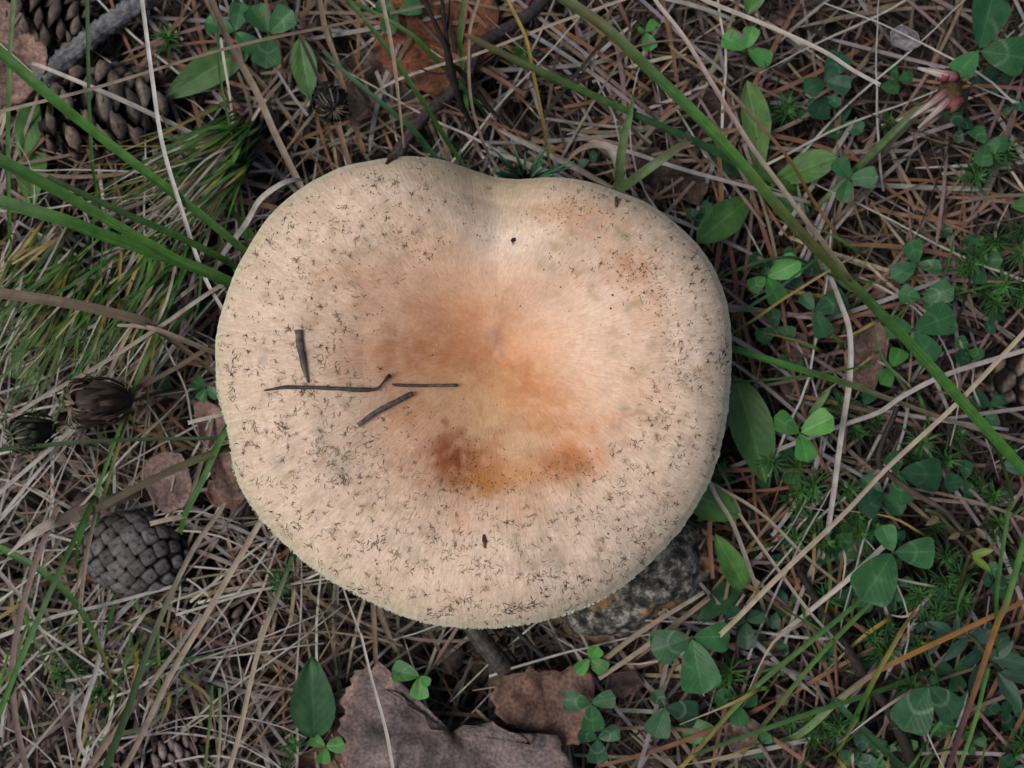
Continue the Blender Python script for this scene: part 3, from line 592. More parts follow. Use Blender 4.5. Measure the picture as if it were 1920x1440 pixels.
# stalks on the left
T_('grass_plant','whitish straight dry stalk dropping from the top edge to the cap rim',[(262,-40,58),(267,0,57),(285,140,53),(305,270,48),(340,390,43),(380,510,38),(416,577,34)],[8,8,8,8,7,6,5],[(.72,.68,.62),(.75,.71,.66),(.66,.6,.52)],root='b')
T_('grass_plant','long tan dry stalk crossing over the clover at the top',[(-40,222,44),(0,210,45),(180,165,48),(430,90,48),(640,45,44),(850,0,36),(900,-12,32)],[7,7,6,6,6,5,5],[STRAW,TAN,STRAW],root='b')
T_('grass_plant','thick jointed straw stalk falling from the clover to the rim',[(385,-30,40),(397,0,40),(435,90,38),(480,170,36),(520,260,31),(562,345,24)],[10,12,13,13,11,8],[TAN,BROWN,STRAW,STRAW,TAN],root='b')
T_('grass_plant','dark thin stalk forked against the thick straw stalk',[(375,-20,36),(395,20,36),(425,70,36),(438,95,35)],[5,6,6,5],[BROWN,TAN,BROWN],root='a')
T_('grass_plant','white curled dead blade touching the upper left rim',[(568,338,40),(545,339,43),(520,350,44),(487,377,40),(462,420,32)],[6,10,11,11,6],[(.55,.5,.44),PALE,(.5,.45,.4)],root='b')
T_('grass_plant','white dead stalk lying over the open pine cone',[(60,120,24),(83,127,28),(180,167,33),(240,193,33),(297,220,30),(400,270,22)],[6,8,9,9,8,4],[PALE],root='b')
T_('grass_plant','grey straw stalk rising from lower left to the left rim',[(-30,815,36),(0,800,37),(67,753,38),(183,687,38),(300,613,38),(413,537,36)],[8,8,8,8,8,7],[GREY,STRAW,PALE],root='b')
T_('grass_plant','brown stalk carrying the dried flower head',[(240,737,30),(262,726,31),(330,690,32),(402,648,33)],[9,9,9,9],[BROWN],root='b',group=None)
T_('grass_plant','bleached stalk sloping below the green dry bud',[(-20,940,34),(0,923,34),(100,837,34),(150,787,32),(240,700,28)],[8,8,7,7,5],[PALE,STRAW],root='b')
T_('grass_plant','pale stalk parallel to the bleached one under the dry bud',[(-10,985,32),(10,960,32),(67,890,32),(133,813,30),(180,770,26)],[7,7,7,6,4],[PALE],root='a')
T_('grass_plant','broad limp brown blade across the left grass tuft',[(-40,545,46),(0,550,46),(133,570,45),(250,597,42),(290,613,38),(340,650,30)],[22,20,19,14,9,6],[TAN,(.17,.12,.075),TAN,OLIVE],root='b')
T_('grass_plant','short tan blade over the grey straw stalk',[(220,610,38),(260,612,40),(300,620,40),(367,647,36)],[5,9,10,6],[STRAW,TAN],root='b')
T_('grass_plant','olive brown limp blade below the level green blade',[(436,838,36),(400,850,38),(333,877,38),(233,927,36),(183,953,33),(110,975,27)],[9,14,15,14,14,14],[DARK,OLIVE,(.12,.09,.05),(.12,.09,.05)],root='a')
T_('grass_plant','yellow straw stalk standing in the left tuft',[(306,485,30),(302,497,30),(267,573,31),(233,640,31),(200,713,28),(188,745,24)],[7,8,8,7,7,5],[YEL,STRAW,STRAW],root='b')
T_('grass_plant','thin yellow stalk hanging in the left tuft',[(228,470,28),(227,480,28),(222,580,29),(227,687,26)],[5,5,5,4],[YEL,YEL,OLIVE],root='b')
T_('grass_plant','hair thin grey stalk beside the pinkish leaves',[(307,640,28),(347,727,30),(363,800,30),(397,850,26)],[4,4,4,3],[GREY],root='a')
T_('grass_plant','short broken straw piece poking out from the left rim',[(353,793,34),(385,785,36),(428,776,38)],[8,7,7],[PALE,TAN],root='b')
T_('grass_plant','bent broken straw resting above the closed cone',[(282,982,30),(310,975,32),(345,967,32),(352,955,31),(385,840,20)],[9,9,9,8,6],[STRAW,STRAW,TAN],root='b')
T_('grass_plant','brownish pink stem bending down the left edge',[(110,950,34),(97,980,35),(63,1070,36),(37,1167,36),(25,1243,35),(30,1343,31),(52,1445,22)],[11,11,11,11,12,12,13],[TAN,PINK,PINK,OLIVE],root='b')
T_('grass_plant','straw stem standing between two green stems by the cone',[(186,925,30),(180,960,32),(163,1043,32),(152,1140,28)],[7,8,8,5],[TAN,STRAW],root='b')
T_('grass_plant','long tan stalk running from the lower left rim to the bottom',[(505,950,36),(480,993,36),(383,1160,33),(317,1273,30),(267,1377,26),(230,1448,20)],[9,11,11,11,11,11],[TAN,STRAW,PINK,TAN],root='ab')
T_('grass_plant','greyish tan stalk alongside the long tan one',[(376,1155,30),(330,1220,30),(240,1340,27),(165,1445,20)],[6,10,10,11],[GREY,TAN,PINK],root='b')
T_('grass_plant','pale hooked stalk bent twice below the closed cone',[(250,1127,18),(222,1155,20),(197,1187,21),(180,1260,21),(153,1343,20),(150,1393,19),(170,1430,17)],[7,9,10,10,9,9,7],[PALE,GREY,PALE],root='a')
T_('grass_plant','pale stalk lying level under the closed cone',[(-30,1203,17),(0,1193,18),(100,1157,20),(200,1133,21),(333,1097,18)],[8,8,8,7,6],[PALE],root='a')
T_('grass_plant','brown thin stem crossing to a point at lower left',[(-10,1060,22),(40,1120,23),(90,1200,22),(160,1290,17)],[10,9,7,3],[TAN,GREY,STRAW],root='a')
T_('grass_plant','thick bleached blade end in the lower left grass',[(15,1040,34),(50,1010,36),(90,985,36),(130,970,32)],[3,18,24,20],[PALE,STRAW,(.2,.15,.1)],root='b')
# top, above the cap
T_('grass_plant','tan tapering stalk hanging its tip above the rim',[(712,-30,42),(717,0,42),(735,90,41),(748,190,40),(757,277,38)],[8,8,8,7,3],[TAN,STRAW,TAN],root='a')
T_('grass_plant','pale thin stalk curving down to the blue green tuft',[(900,-30,34),(897,0,34),(880,67,32),(882,180,28),(903,260,22),(925,305,15)],[6,6,6,6,5,5],[STRAW,TAN,PALE],root='b')
T_('grass_plant','yellow green stalk reaching the tuft behind the rim',[(945,-30,38),(952,0,38),(985,70,36),(1000,140,32),(1020,240,25),(1032,318,16)],[6,7,7,6,6,5],[YEL,YEL,OLIVE,GRN],root='b')
T_('grass_plant','long straw stalk rising behind the broad blade at the top',[(800,130,26),(880,107,30),(970,72,34),(1053,40,36),(1160,3,38),(1200,-12,38)],[5,6,6,6,6,6],[PALE,STRAW,STRAW],root='a')
T_('grass_plant','green blade with a red tip slanting under the tall blade',[(870,64,42),(885,72,42),(960,110,41),(1080,165,38),(1200,220,34),(1300,265,28),(1420,325,18)],[4,13,14,13,16,17,14],[RUST,OLIVE,GRN,BLGRN,GRN,GRN],root='b')
T_('grass_plant','tall broad green blade with yellow edge crossing the whole right side',[(1010,-40,84),(1058,0,84),(1140,58,84),(1230,145,83),(1310,222,81),(1400,320,78),(1493,430,74),(1590,527,69),(1663,602,64),(1723,665,60),(1830,785,53),(1925,890,46),(1970,945,40)],[21,22,22,22,22,21,20,20,21,21,20,19,18],[BGRN,OLIVE,GRN,BGRN,OLIVE,GRN,BGRN,BGRN,BGRN,GRN],root='b')
T_('grass_plant','pale pinkish dry stalk crossing the tall green blade',[(1215,-40,78),(1228,0,80),(1280,67,82),(1340,165,83),(1403,267,83),(1460,345,82),(1513,417,79),(1563,482,75),(1595,527,71)],[8,8,8,8,9,9,10,10,9],[(.68,.63,.56),(.66,.6,.52),(.46,.34,.29),STRAW,OLIVE],root='a',drop=.06)
T_('grass_plant','dry stalk ending in a blunt tip above the clover',[(1280,-30,52),(1320,0,54),(1430,45,57),(1540,95,58),(1600,133,57),(1650,160,55)],[9,9,9,9,8,8],[(.6,.54,.44),(.55,.46,.38),(.6,.54,.44),(.75,.7,.62)],root='a')
T_('grass_plant','orange brown thin stalk beside the rosette leaves',[(1255,85,30),(1280,107,31),(1350,155,32),(1420,230,32),(1480,300,28),(1520,370,20)],[5,6,7,7,7,6],[YEL,TAN,ORNG,TAN],root='b')
T_('grass_plant','pale stalk lying from the rim to the rosette',[(1180,285,16),(1280,318,20),(1400,350,22),(1520,380,19)],[6,8,8,6],[PALE,GREY],root='a')
T_('grass_plant','green blade slipping diagonally behind the dark dead stem',[(640,-15,36),(653,0,36),(723,87,33),(790,187,27),(840,267,19)],[8,9,9,9,7],[GRN,GRN,DGRN],root='b')
T_('grass_plant','arching green blade over the spotted red leaf',[(660,5,28),(693,20,31),(773,67,32),(827,123,26)],[5,8,9,7],[GRN,BGRN,GRN],root='ab')
T_('grass_plant','short upright green blade on the spotted red leaf',[(872,-25,30),(870,0,30),(862,67,26),(867,117,18)],[8,9,9,7],[GRN,BGRN,GRN],root='b')
T_('grass_plant','blue green blade sloping down to the upper rim',[(605,95,30),(640,130,31),(707,187,30),(773,243,26),(813,290,20)],[6,9,10,10,9],[BLGRN],root='b')
T_('grass_plant','upright pale green blade behind the right upper rim',[(1187,177,36),(1182,215,36),(1173,245,35),(1163,300,31),(1160,352,24)],[3,14,18,17,9],[GRN,PGRN,PGRN],root='b')
T_('grass_plant','green blade with a withered tan end beside the upright one',[(1292,262,34),(1262,284,36),(1235,303,36),(1205,325,33),(1168,352,25)],[14,17,19,18,10],[TAN,PGRN,PGRN,GRN],root='b')
T_('grass_plant','arched blade fading from tan to green behind the rim',[(1062,303,27),(1085,282,29),(1115,272,31),(1143,278,31),(1156,305,29),(1161,352,24)],[4,11,14,15,13,9],[TAN,TAN,PALE,PGRN,GRN],root='b')
# right
T_('grass_plant','bright green blade fading into straw right of the cap',[(1372,655,32),(1400,662,32),(1480,687,31),(1580,717,28),(1680,753,24),(1800,795,20),(1925,830,17)],[11,13,13,13,11,8,7],[GRN,BGRN,BGRN,GRN,TAN,STRAW],root='a')
T_('grass_plant','thin green blade arching from the right rim',[(1335,527,28),(1390,503,32),(1440,487,33),(1490,484,32),(1533,505,26)],[5,6,6,6,6],[GRN,DGRN,OLIVE],root='ab')
T_('grass_plant','fine straight green blade leaving the right rim',[(1368,602,28),(1410,572,31),(1460,540,34),(1535,482,34)],[4,5,6,4],[BLGRN],root='a')
T_('grass_plant','fine green blade with a yellow end leaving the right rim',[(1378,622,26),(1420,595,30),(1470,560,33),(1550,510,35),(1600,480,34)],[4,5,6,5,3],[GRN,GRN,YEL,STRAW],root='a')
T_('grass_plant','hair thin green blade curving below the bright blade',[(1372,717,26),(1440,712,28),(1540,702,28),(1640,682,24)],[5,5,5,3],[BLGRN,GRN],root='a')
T_('grass_plant','grey limp stalk sagging between the clovers',[(1578,575,24),(1593,630,25),(1592,713,25),(1577,813,23),(1557,960,18)],[8,10,11,10,9],[GREY,PALE,GREY],root='ab')
T_('grass_plant','long straight straw stalk from the right edge to the clover by the stone',[(1960,585,60),(1920,623,58),(1797,753,54),(1663,877,48),(1580,965,44),(1467,1073,37),(1360,1180,28)],[9,9,9,9,10,10,9],[(.48,.39,.27),STRAW,(.45,.35,.22)],root='b')
T_('grass_plant','grey dry stalk crossing behind the tall green blade',[(1970,640,30),(1920,657,30),(1780,700,29),(1697,740,28),(1647,773,26),(1580,797,23),(1440,850,17)],[9,9,9,9,8,8,6],[PALE,GREY],root='b')
T_('withered_plant','dark brown hooked dead stem right of the clover',[(1682,763,46),(1672,790,45),(1658,820,43),(1647,862,40),(1663,887,37),(1713,923,34),(1773,960,28),(1805,995,20)],[10,11,11,12,11,9,8,8],[DARK,DARK,BROWN,TAN,OLIVE],'tube',root='b',cat='stem')
T_('grass_plant','thin stalk fading white below the right rim',[(1385,955,28),(1390,970,28),(1467,1080,30),(1520,1150,28),(1583,1217,21)],[4,5,6,6,4],[OLIVE,STRAW,PALE],root='a')
T_('grass_plant','thin straw leaving the right rim toward the perforated clover',[(1330,905,26),(1423,960,28),(1507,1040,28),(1570,1093,23)],[5,6,6,5],[STRAW],root='a')
T_('grass_plant','pale forked straw hanging from the lower right rim',[(1322,890,32),(1345,935,31),(1375,985,28),(1410,1080,22)],[5,8,8,6],[PALE,TAN],root='ab')
T_('grass_plant','white broken straw below the perforated clover',[(1655,1025,24),(1650,1030,24),(1590,1085,24),(1538,1128,20)],[10,10,9,8],[PALE],root='b')
T_('grass_plant','level dark green blade in the lower right',[(1300,1417,16),(1333,1403,18),(1480,1350,22),(1580,1317,23),(1680,1283,20)],[6,9,10,10,8],[DGRN,GRN,BLGRN],root='b')
T_('grass_plant','long blade turning from green to tan in the lower right',[(1640,1105,26),(1617,1123,27),(1547,1180,27),(1440,1267,24),(1380,1323,21),(1300,1413,16)],[7,9,10,9,8,7],[BLGRN,GRN,GRN,YEL,TAN],root='b')
T_('grass_plant','blade with a yellow joint beside the longer one',[(1650,1118,24),(1630,1133,25),(1547,1217,25),(1487,1287,22),(1430,1360,16)],[6,9,9,8,7],[GRN,GRN,OLIVE,TAN],root='b')
T_('grass_plant','green blade with an orange tip over the moss',[(1720,1135,34),(1697,1172,36),(1680,1200,36),(1640,1270,32),(1613,1323,26)],[4,8,10,10,5],[ORNG,YEL,GRN,GRN],root='b')
T_('grass_plant','orange brown blade crossing the lower right corner area',[(1960,1108,40),(1920,1127,40),(1780,1193,38),(1680,1240,34),(1630,1267,30),(1570,1313,22)],[9,10,10,11,15,13],[TAN,ORNG,ORNG,TAN,PGRN,GRN],root='b')
T_('grass_plant','stem going from green through red to purple in the lower right',[(1932,965,56),(1920,1010,56),(1887,1127,53),(1867,1173,51),(1827,1293,45),(1797,1377,38),(1775,1448,30)],[10,12,12,11,11,12,13],[BGRN,GRN,ORNG,PURP,PURP,PINK],root='b')
T_('grass_plant','slim green blade dangling beside the red jointed stem',[(1895,930,48),(1890,960,48),(1870,1093,46),(1867,1173,42),(1870,1232,36)],[6,8,8,8,4],[OLIVE,GRN,GRN],root='a')
T_('grass_plant','short green blade turning brown near the bottom right',[(1853,1252,40),(1850,1260,40),(1827,1353,36),(1800,1433,29),(1790,1460,24)],[6,8,8,7,7],[GRN,BGRN,TAN,TAN],root='b')
T_('grass_plant','blue green blade running to the bottom edge',[(1560,1310,22),(1573,1323,23),(1633,1383,22),(1700,1448,16)],[9,13,13,10],[BLGRN],root='b')
T_('twig','dark flattened twig sloping through the lower right moss',[(1495,1060,16),(1510,1090,17),(1563,1177,19),(1627,1277,20),(1673,1343,19),(1715,1440,16)],[12,14,16,18,18,24],[DARK,(.06,.045,.038),DARK],'tube',mat=M['bark'],cat='twig',rough=.25)
T_('twig','purplish runner lying left of the dark twig',[(1335,1265,13),(1350,1258,15),(1400,1245,16),(1470,1222,15)],[8,10,10,8],[PURP],'tube',mat=M['bark'],cat='twig')
T_('twig','purplish thin stem standing between clovers near the bottom',[(1395,1105,14),(1385,1180,16),(1380,1260,15),(1365,1390,13)],[8,9,9,9],[PURP],'tube',mat=M['bark'],cat='twig')
# bottom
T_('grass_plant','white wavy thread of straw over the lobed dead leaf',[(672,1180,30),(677,1190,30),(695,1265,30),(717,1343,29),(728,1390,28),(738,1448,24)],[3,4,5,6,6,6],[PALE],root='ab')
T_('pine_needle','long straight tan needle pointing out from under the rim by the lobed leaf',[(697,1110,20),(700,1133,19),(705,1243,15)],[9,10,8],[TAN],cat='pine needle')
T_('pine_needle','slanting tan needle beside the straight one under the rim',[(700,1115,20),(712,1150,18),(743,1222,15)],[8,9,7],[TAN],cat='pine needle')
T_('pine_needle','upper of two long tan needles lying against the stone',[(1110,1255,16),(1200,1185,19),(1320,1110,19)],[9,10,7],[TAN,STRAW],cat='pine needle')
T_('pine_needle','lower of two long tan needles lying against the stone',[(1123,1272,16),(1220,1205,19),(1330,1120,19)],[8,10,9],[STRAW,TAN],cat='pine needle')
T_('pine_needle','rusty needle standing beside the stone under the green leaf',[(1331,970,19),(1330,1010,18),(1336,1085,16)],[8,10,7],[RUST],cat='pine needle')
T_('pine_needle','rusty needle lying beside the left tuft near the rim',[(300,338,18),(400,365,22),(525,392,20)],[8,11,10],[RUST],cat='pine needle')
T_('pine_needle','straight amber needle above the upper left rim',[(615,55,18),(645,170,20),(682,285,18)],[9,11,9],[TAN,RUST],cat='pine needle')
T_('pine_needle','amber needle beside the straight one above the upper left rim',[(600,120,17),(630,220,19),(655,308,17)],[9,11,9],[RUST,TAN],cat='pine needle')
T_('pine_needle','amber needle crossing near the dark dried flower head at the top',[(598,-10,18),(612,60,20),(640,135,19)],[9,11,8],[TAN],cat='pine needle')
# sticks
T_('twig','grey blue lichened twig beside the tan leaf',[(282,-30,16),(267,2,17),(200,48,17),(143,93,17),(78,150,15)],[40,38,36,36,40],[(.23,.23,.24),(.28,.28,.29),(.22,.22,.23)],'tube',mat=M['bark'],cat='twig',rough=.55)
T_('twig','dark bare twig running from the top to the upper rim',[(1030,-25,15),(1005,15,16),(965,45,17),(900,85,18),(870,150,18),(800,215,17),(762,262,16),(735,310,14)],[26,24,23,22,22,22,24,32],[(.075,.06,.058),(.095,.075,.07)],'tube',mat=M['bark'],cat='twig',rough=.2)
T_('twig','short grey broken twig in the dark gap below the cap',[(875,1150,14),(895,1190,15),(925,1228,14),(955,1268,10)],[26,34,36,40],[(.11,.09,.08)],'tube',mat=M['bark'],cat='twig',rough=.3)
T_('twig','thin dark straight twig under the lower rim',[(955,1170,14),(990,1205,14),(1030,1240,12)],[8,9,8],[(.05,.045,.045)],'tube',mat=M['bark'],cat='twig')
# black branching dead stem
ds = empty('withered_plant', P(893, 262, .006)); tag(ds, 'black branching dead flower stem standing above the rim', 'stem')
for nm, pts, w_ in [('stalk',[(790,-20,40),(800,10,40),(825,65,38),(838,95,36),(845,130,32),(860,185,26),(885,235,16),(900,275,5)],[8,9,10,14,18,14,10,9]),('branch',[(828,-20,42),(832,30,40),(838,70,37),(843,110,34)],[6,7,8,8]),('branch',[(843,120,33),(870,140,28),(915,200,22),(960,240,18)],[12,10,9,7]),('branch',[(843,0,38),(842,30,38),(836,68,37)],[4,5,6]),('branch',[(786,128,30),(820,138,31),(845,135,32)],[3,4,5])]:
    mb = MB(); s_ = catmull([P(x, y, z / 1000) for x, y, z in pts], 6); tube(mb, s_, [lerp_list([float(q) for q in w_], i / (len(s_) - 1)) * PX(.03) / 2 for i in range(len(s_))], [jit((.035, .026, .022), .3) for _ in s_], 7, .5, 3); build(mb, nm, M['bark'], ds)
# things lying on the cap
def on_cap(name, label, pts, w_, cols, cat, lift=.0005):
    q = [cap_point(x, y, lift) for x, y in pts]; s = catmull(q, 6); mb = MB()
    tube(mb, s, [lerp_list([float(v_) for v_ in w_], i / (len(s) - 1)) * PX(.055) / 2 for i in range(len(s))], [jit(lerp_list(cols, i / (len(s) - 1)) if len(cols) > 1 else cols[0], .15) for i in range(len(s))], 8, .25, random.random() * 30)
    return tag(build(mb, name, M['bark']), label, cat)
CB = (.15, .12, .10); CB2 = (.25, .22, .20)
on_cap('plant_fragment','short upright dark grass fragment with a frayed top lying on the cap',[(560,618),(563,650),(570,685),(578,718)],[14,14,12,3],[CB2,CB,CB2],'debris',.0007)
on_cap('plant_fragment','long thin dark stem fragment with a hooked knobbed end on the cap',[(496,732),(540,726),(620,728),(680,731),(706,729),(718,718),(726,708),(731,704)],[3,7,7,9,6,3,7,11],[CB,CB,DARK],'debris',.0008)
on_cap('plant_fragment','thin dark straight stem fragment lying level on the cap',[(735,720),(748,722),(800,723),(858,722)],[3,6,6,6],[CB,CB2],'debris',.0006)
on_cap('plant_fragment','slanting grey brown stem fragment lying on the cap',[(672,796),(705,773),(740,754),(773,738)],[8,10,10,11],[CB2,CB2,CB],'debris',.0007)
on_cap('seed_scale','tiny red brown scale lying on the lower part of the cap',[(907,1002),(908,1014),(910,1028)],[4,9,3],[(.25,.07,.05)],'debris')
on_cap('seed_scale','tiny grey seed lying near the upper right rim',[(1155,370),(1156,378),(1155,388)],[5,8,3],[(.12,.11,.13)],'debris')
on_cap('grit','black crumb of grit lying in the pale hollow of the cap',[(959,452),(963,450),(967,449)],[6,9,7],[(.02,.02,.022)],'debris')
on_cap('leaf_flake','rust coloured flake hanging on the upper rim of the cap',[(724,306),(732,298),(742,294)],[5,9,12],[(.13,.06,.03)],'debris',.001)

# ------------------------------------------------------------------ fine grass tufts on the left
def tuft(name, label, base_px, n, startf, endf, group=None):
    r = empty(name, P(base_px[0], base_px[1], -.006)); tag(r, label, 'grass', group)
    for k in range(n):
        x0, y0, z0 = startf(); x1, y1, z1 = endf(x0, y0)
        mx, my = (x0 + x1) / 2 + random.gauss(0, 12), (y0 + y1) / 2 + random.gauss(0, 12)
        q = [P(x0, y0, -.006), P(x0 * .85 + x1 * .15, y0 * .85 + y1 * .15, (z0 + .3 * (z1 - z0) + 6) / 1000), P(mx, my, max(z0, z1) * 1.12 / 1000), P(x1, y1, z1 / 1000)]
        s = catmull(q, 4); mb = MB(); w_ = random.uniform(3.2, 6.5) * PX(.025); cc = random.choices([[DGRN, GRN, GRN], [GRN, BGRN, GRN], [GRN, YEL, STRAW], [STRAW, PALE], [OLIVE, GRN, YEL], [BLGRN, GRN]], [4, 5, 3, 5, 3, 1])[0]
        cc = [jit(c_, .2) for c_ in cc]
        strip(mb, s, [w_ * (0.8 + .4 * math.sin(i / (len(s) - 1) * 3.1)) * (1 - .75 * max(0, i / (len(s) - 1) - .6) / .4) for i in range(len(s))], [lerp_list(cc, i / (len(s) - 1)) for i in range(len(s))], .3, .15)
        build(mb, 'blade', M['green'] if cc[1][1] > cc[1][0] else M['dry'], r)
    return r
tuft('grass_tuft', 'dense tuft of fine green and yellow grass fanning out beside the open cone', (470, 250), 140,
     lambda: (470 + random.gauss(0, 14), 250 + random.gauss(0, 28), random.uniform(10, 20)),
     lambda x, y: (random.uniform(120, 340), 0, 0) and (lambda a, L: (x - math.cos(a) * L, y + math.sin(a) * L, random.uniform(14, 34)))(R(random.gauss(36, 13)), random.uniform(140, 330)))
tuft('grass_tuft', 'loose tuft of slanting fine grass around the brown dry flower head', (300, 470), 125,
     lambda: (random.uniform(120, 400), random.uniform(400, 560), random.uniform(10, 20)),
     lambda x, y: (lambda a, L: (x - math.cos(a) * L, y + math.sin(a) * L, random.uniform(12, 34)))(R(random.gauss(58, 14)), random.uniform(150, 420)))
tuft('grass_tuft', 'fine fringe of slanting grass at the left edge below the broad blades', (40, 470), 75,
     lambda: (random.uniform(-40, 160), random.uniform(380, 560), random.uniform(10, 20)),
     lambda x, y: (lambda a, L: (x - math.cos(a) * L, y + math.sin(a) * L, random.uniform(12, 32)))(R(random.gauss(52, 13)), random.uniform(120, 300)))
tuft('grass_tuft', 'sparse tuft of thin grass among straw below the closed cone', (40, 1180), 46,
     lambda: (random.uniform(-20, 330), random.uniform(1080, 1300), random.uniform(6, 12)),
     lambda x, y: (lambda a, L: (x - math.cos(a) * L, y + math.sin(a) * L, random.uniform(10, 20)))(R(random.gauss(70, 30)), random.uniform(90, 220)))
tuft('grass_tuft', 'sparse thin dark grass among moss below the perforated clover', (1650, 1200), 44,
     lambda: (random.uniform(1420, 1920), random.uniform(930, 1400), random.uniform(6, 14)),
     lambda x, y: (lambda a, L: (x - math.cos(a) * L, y + math.sin(a) * L, random.uniform(10, 24)))(R(random.gauss(60, 55)), random.uniform(80, 230)))
tuft('grass_tuft', 'few thin blades scattered by the clover cluster', (1750, 600), 18,
     lambda: (random.uniform(1500, 1930), random.uniform(420, 900), random.uniform(6, 14)),
     lambda x, y: (lambda a, L: (x - math.cos(a) * L, y + math.sin(a) * L, random.uniform(10, 22)))(R(random.gauss(0, 90)), random.uniform(80, 200)))
r = empty('grass_tuft', P(985, 345, .006)); tag(r, 'short blue green needle leaved tuft in the notch of the cap', 'grass')
for k in range(46):
    a = random.uniform(-.25, math.pi + .25); L = random.uniform(30, 105); x1, y1 = 985 + math.cos(a) * L * 1.05, 352 - math.sin(a) * L * .9
    y1 -= 6; q = [P(985 + random.gauss(0, 8), 338 + random.gauss(0, 8), -.004), P(985 * .7 + x1 * .3, 340 * .7 + y1 * .3, .026), P(x1, y1, random.uniform(.030, .042))]; s = catmull(q, 4); mb = MB()
    strip(mb, s, [8.5 * PX(.03) * (1 - .8 * (i / (len(s) - 1)) ** 3) for i in range(len(s))], [jit(lerp_list([BLGRN, (.08, .25, .11), (.11, .28, .16)], i / (len(s) - 1)), .1) for i in range(len(s))], .35, .15); build(mb, 'blade', M['green'], r)

# ------------------------------------------------------------------ green leaves
def leaf_grid(mb, base, tip, width, colr, shape, arch=.12, fold=.12, nu=6, nv=12, up=Vector((0, 0, 1)), wav=.03, tooth=0.0):
    ax = tip - base; L = ax.length; d = ax.normalized(); s = d.cross(up).normalized(); nn = s.cross(d); v = []; c = []; uv = []; sd_ = random.random() * 40
    for j in range(nv + 1):
        tt = j / nv
        for i in range(-nu, nu + 1):
            u_ = i / nu; hw = width / 2 * shape(tt) * (1 + (tooth * (j % 2) if abs(i) == nu else 0))
            p = base + d * L * tt + s * hw * u_ + nn * (L * arch * math.sin(tt * 3.0) + width * fold * abs(u_) ** 1.3 * shape(tt) + wav * width * noise.noise(Vector((tt * 3, u_ * 1.5, sd_))))
            if shape is CLV: p += d * L * 0.10 * (-(abs(u_) ** 2)) * (tt ** 3) * -1 * (1 - abs(u_))
            v.append(p); c.append(colr); uv.append((u_, tt))
    W_ = 2 * nu + 1; f = [(j * W_ + i, j * W_ + i + 1, (j + 1) * W_ + i + 1, (j + 1) * W_ + i) for j in range(nv) for i in range(W_ - 1)]
    mb.add(v, f, c, uv)
def CLV(t): return max(.02, (math.sin(min(1, t ** .8) * math.pi * .5) ** .8) * (1 - max(0, (t - .72) / .28) ** 2.6) ** .5 if t < 1 else .10)
def LAN(t): return max(.015, (math.sin(t ** .85 * math.pi) ** .75) if t < 1 else .015)
def OBL(t): return max(.02, (.22 + .78 * max(0, min(1, t / .55)) ** 1.2) * (1 - max(0, (t - .55) / .45) ** 2.2) ** .6 if t < 1 else .02)
CG = (.045, .165, .055); CGB = (.085, .28, .06); CGD = (.032, .115, .048)
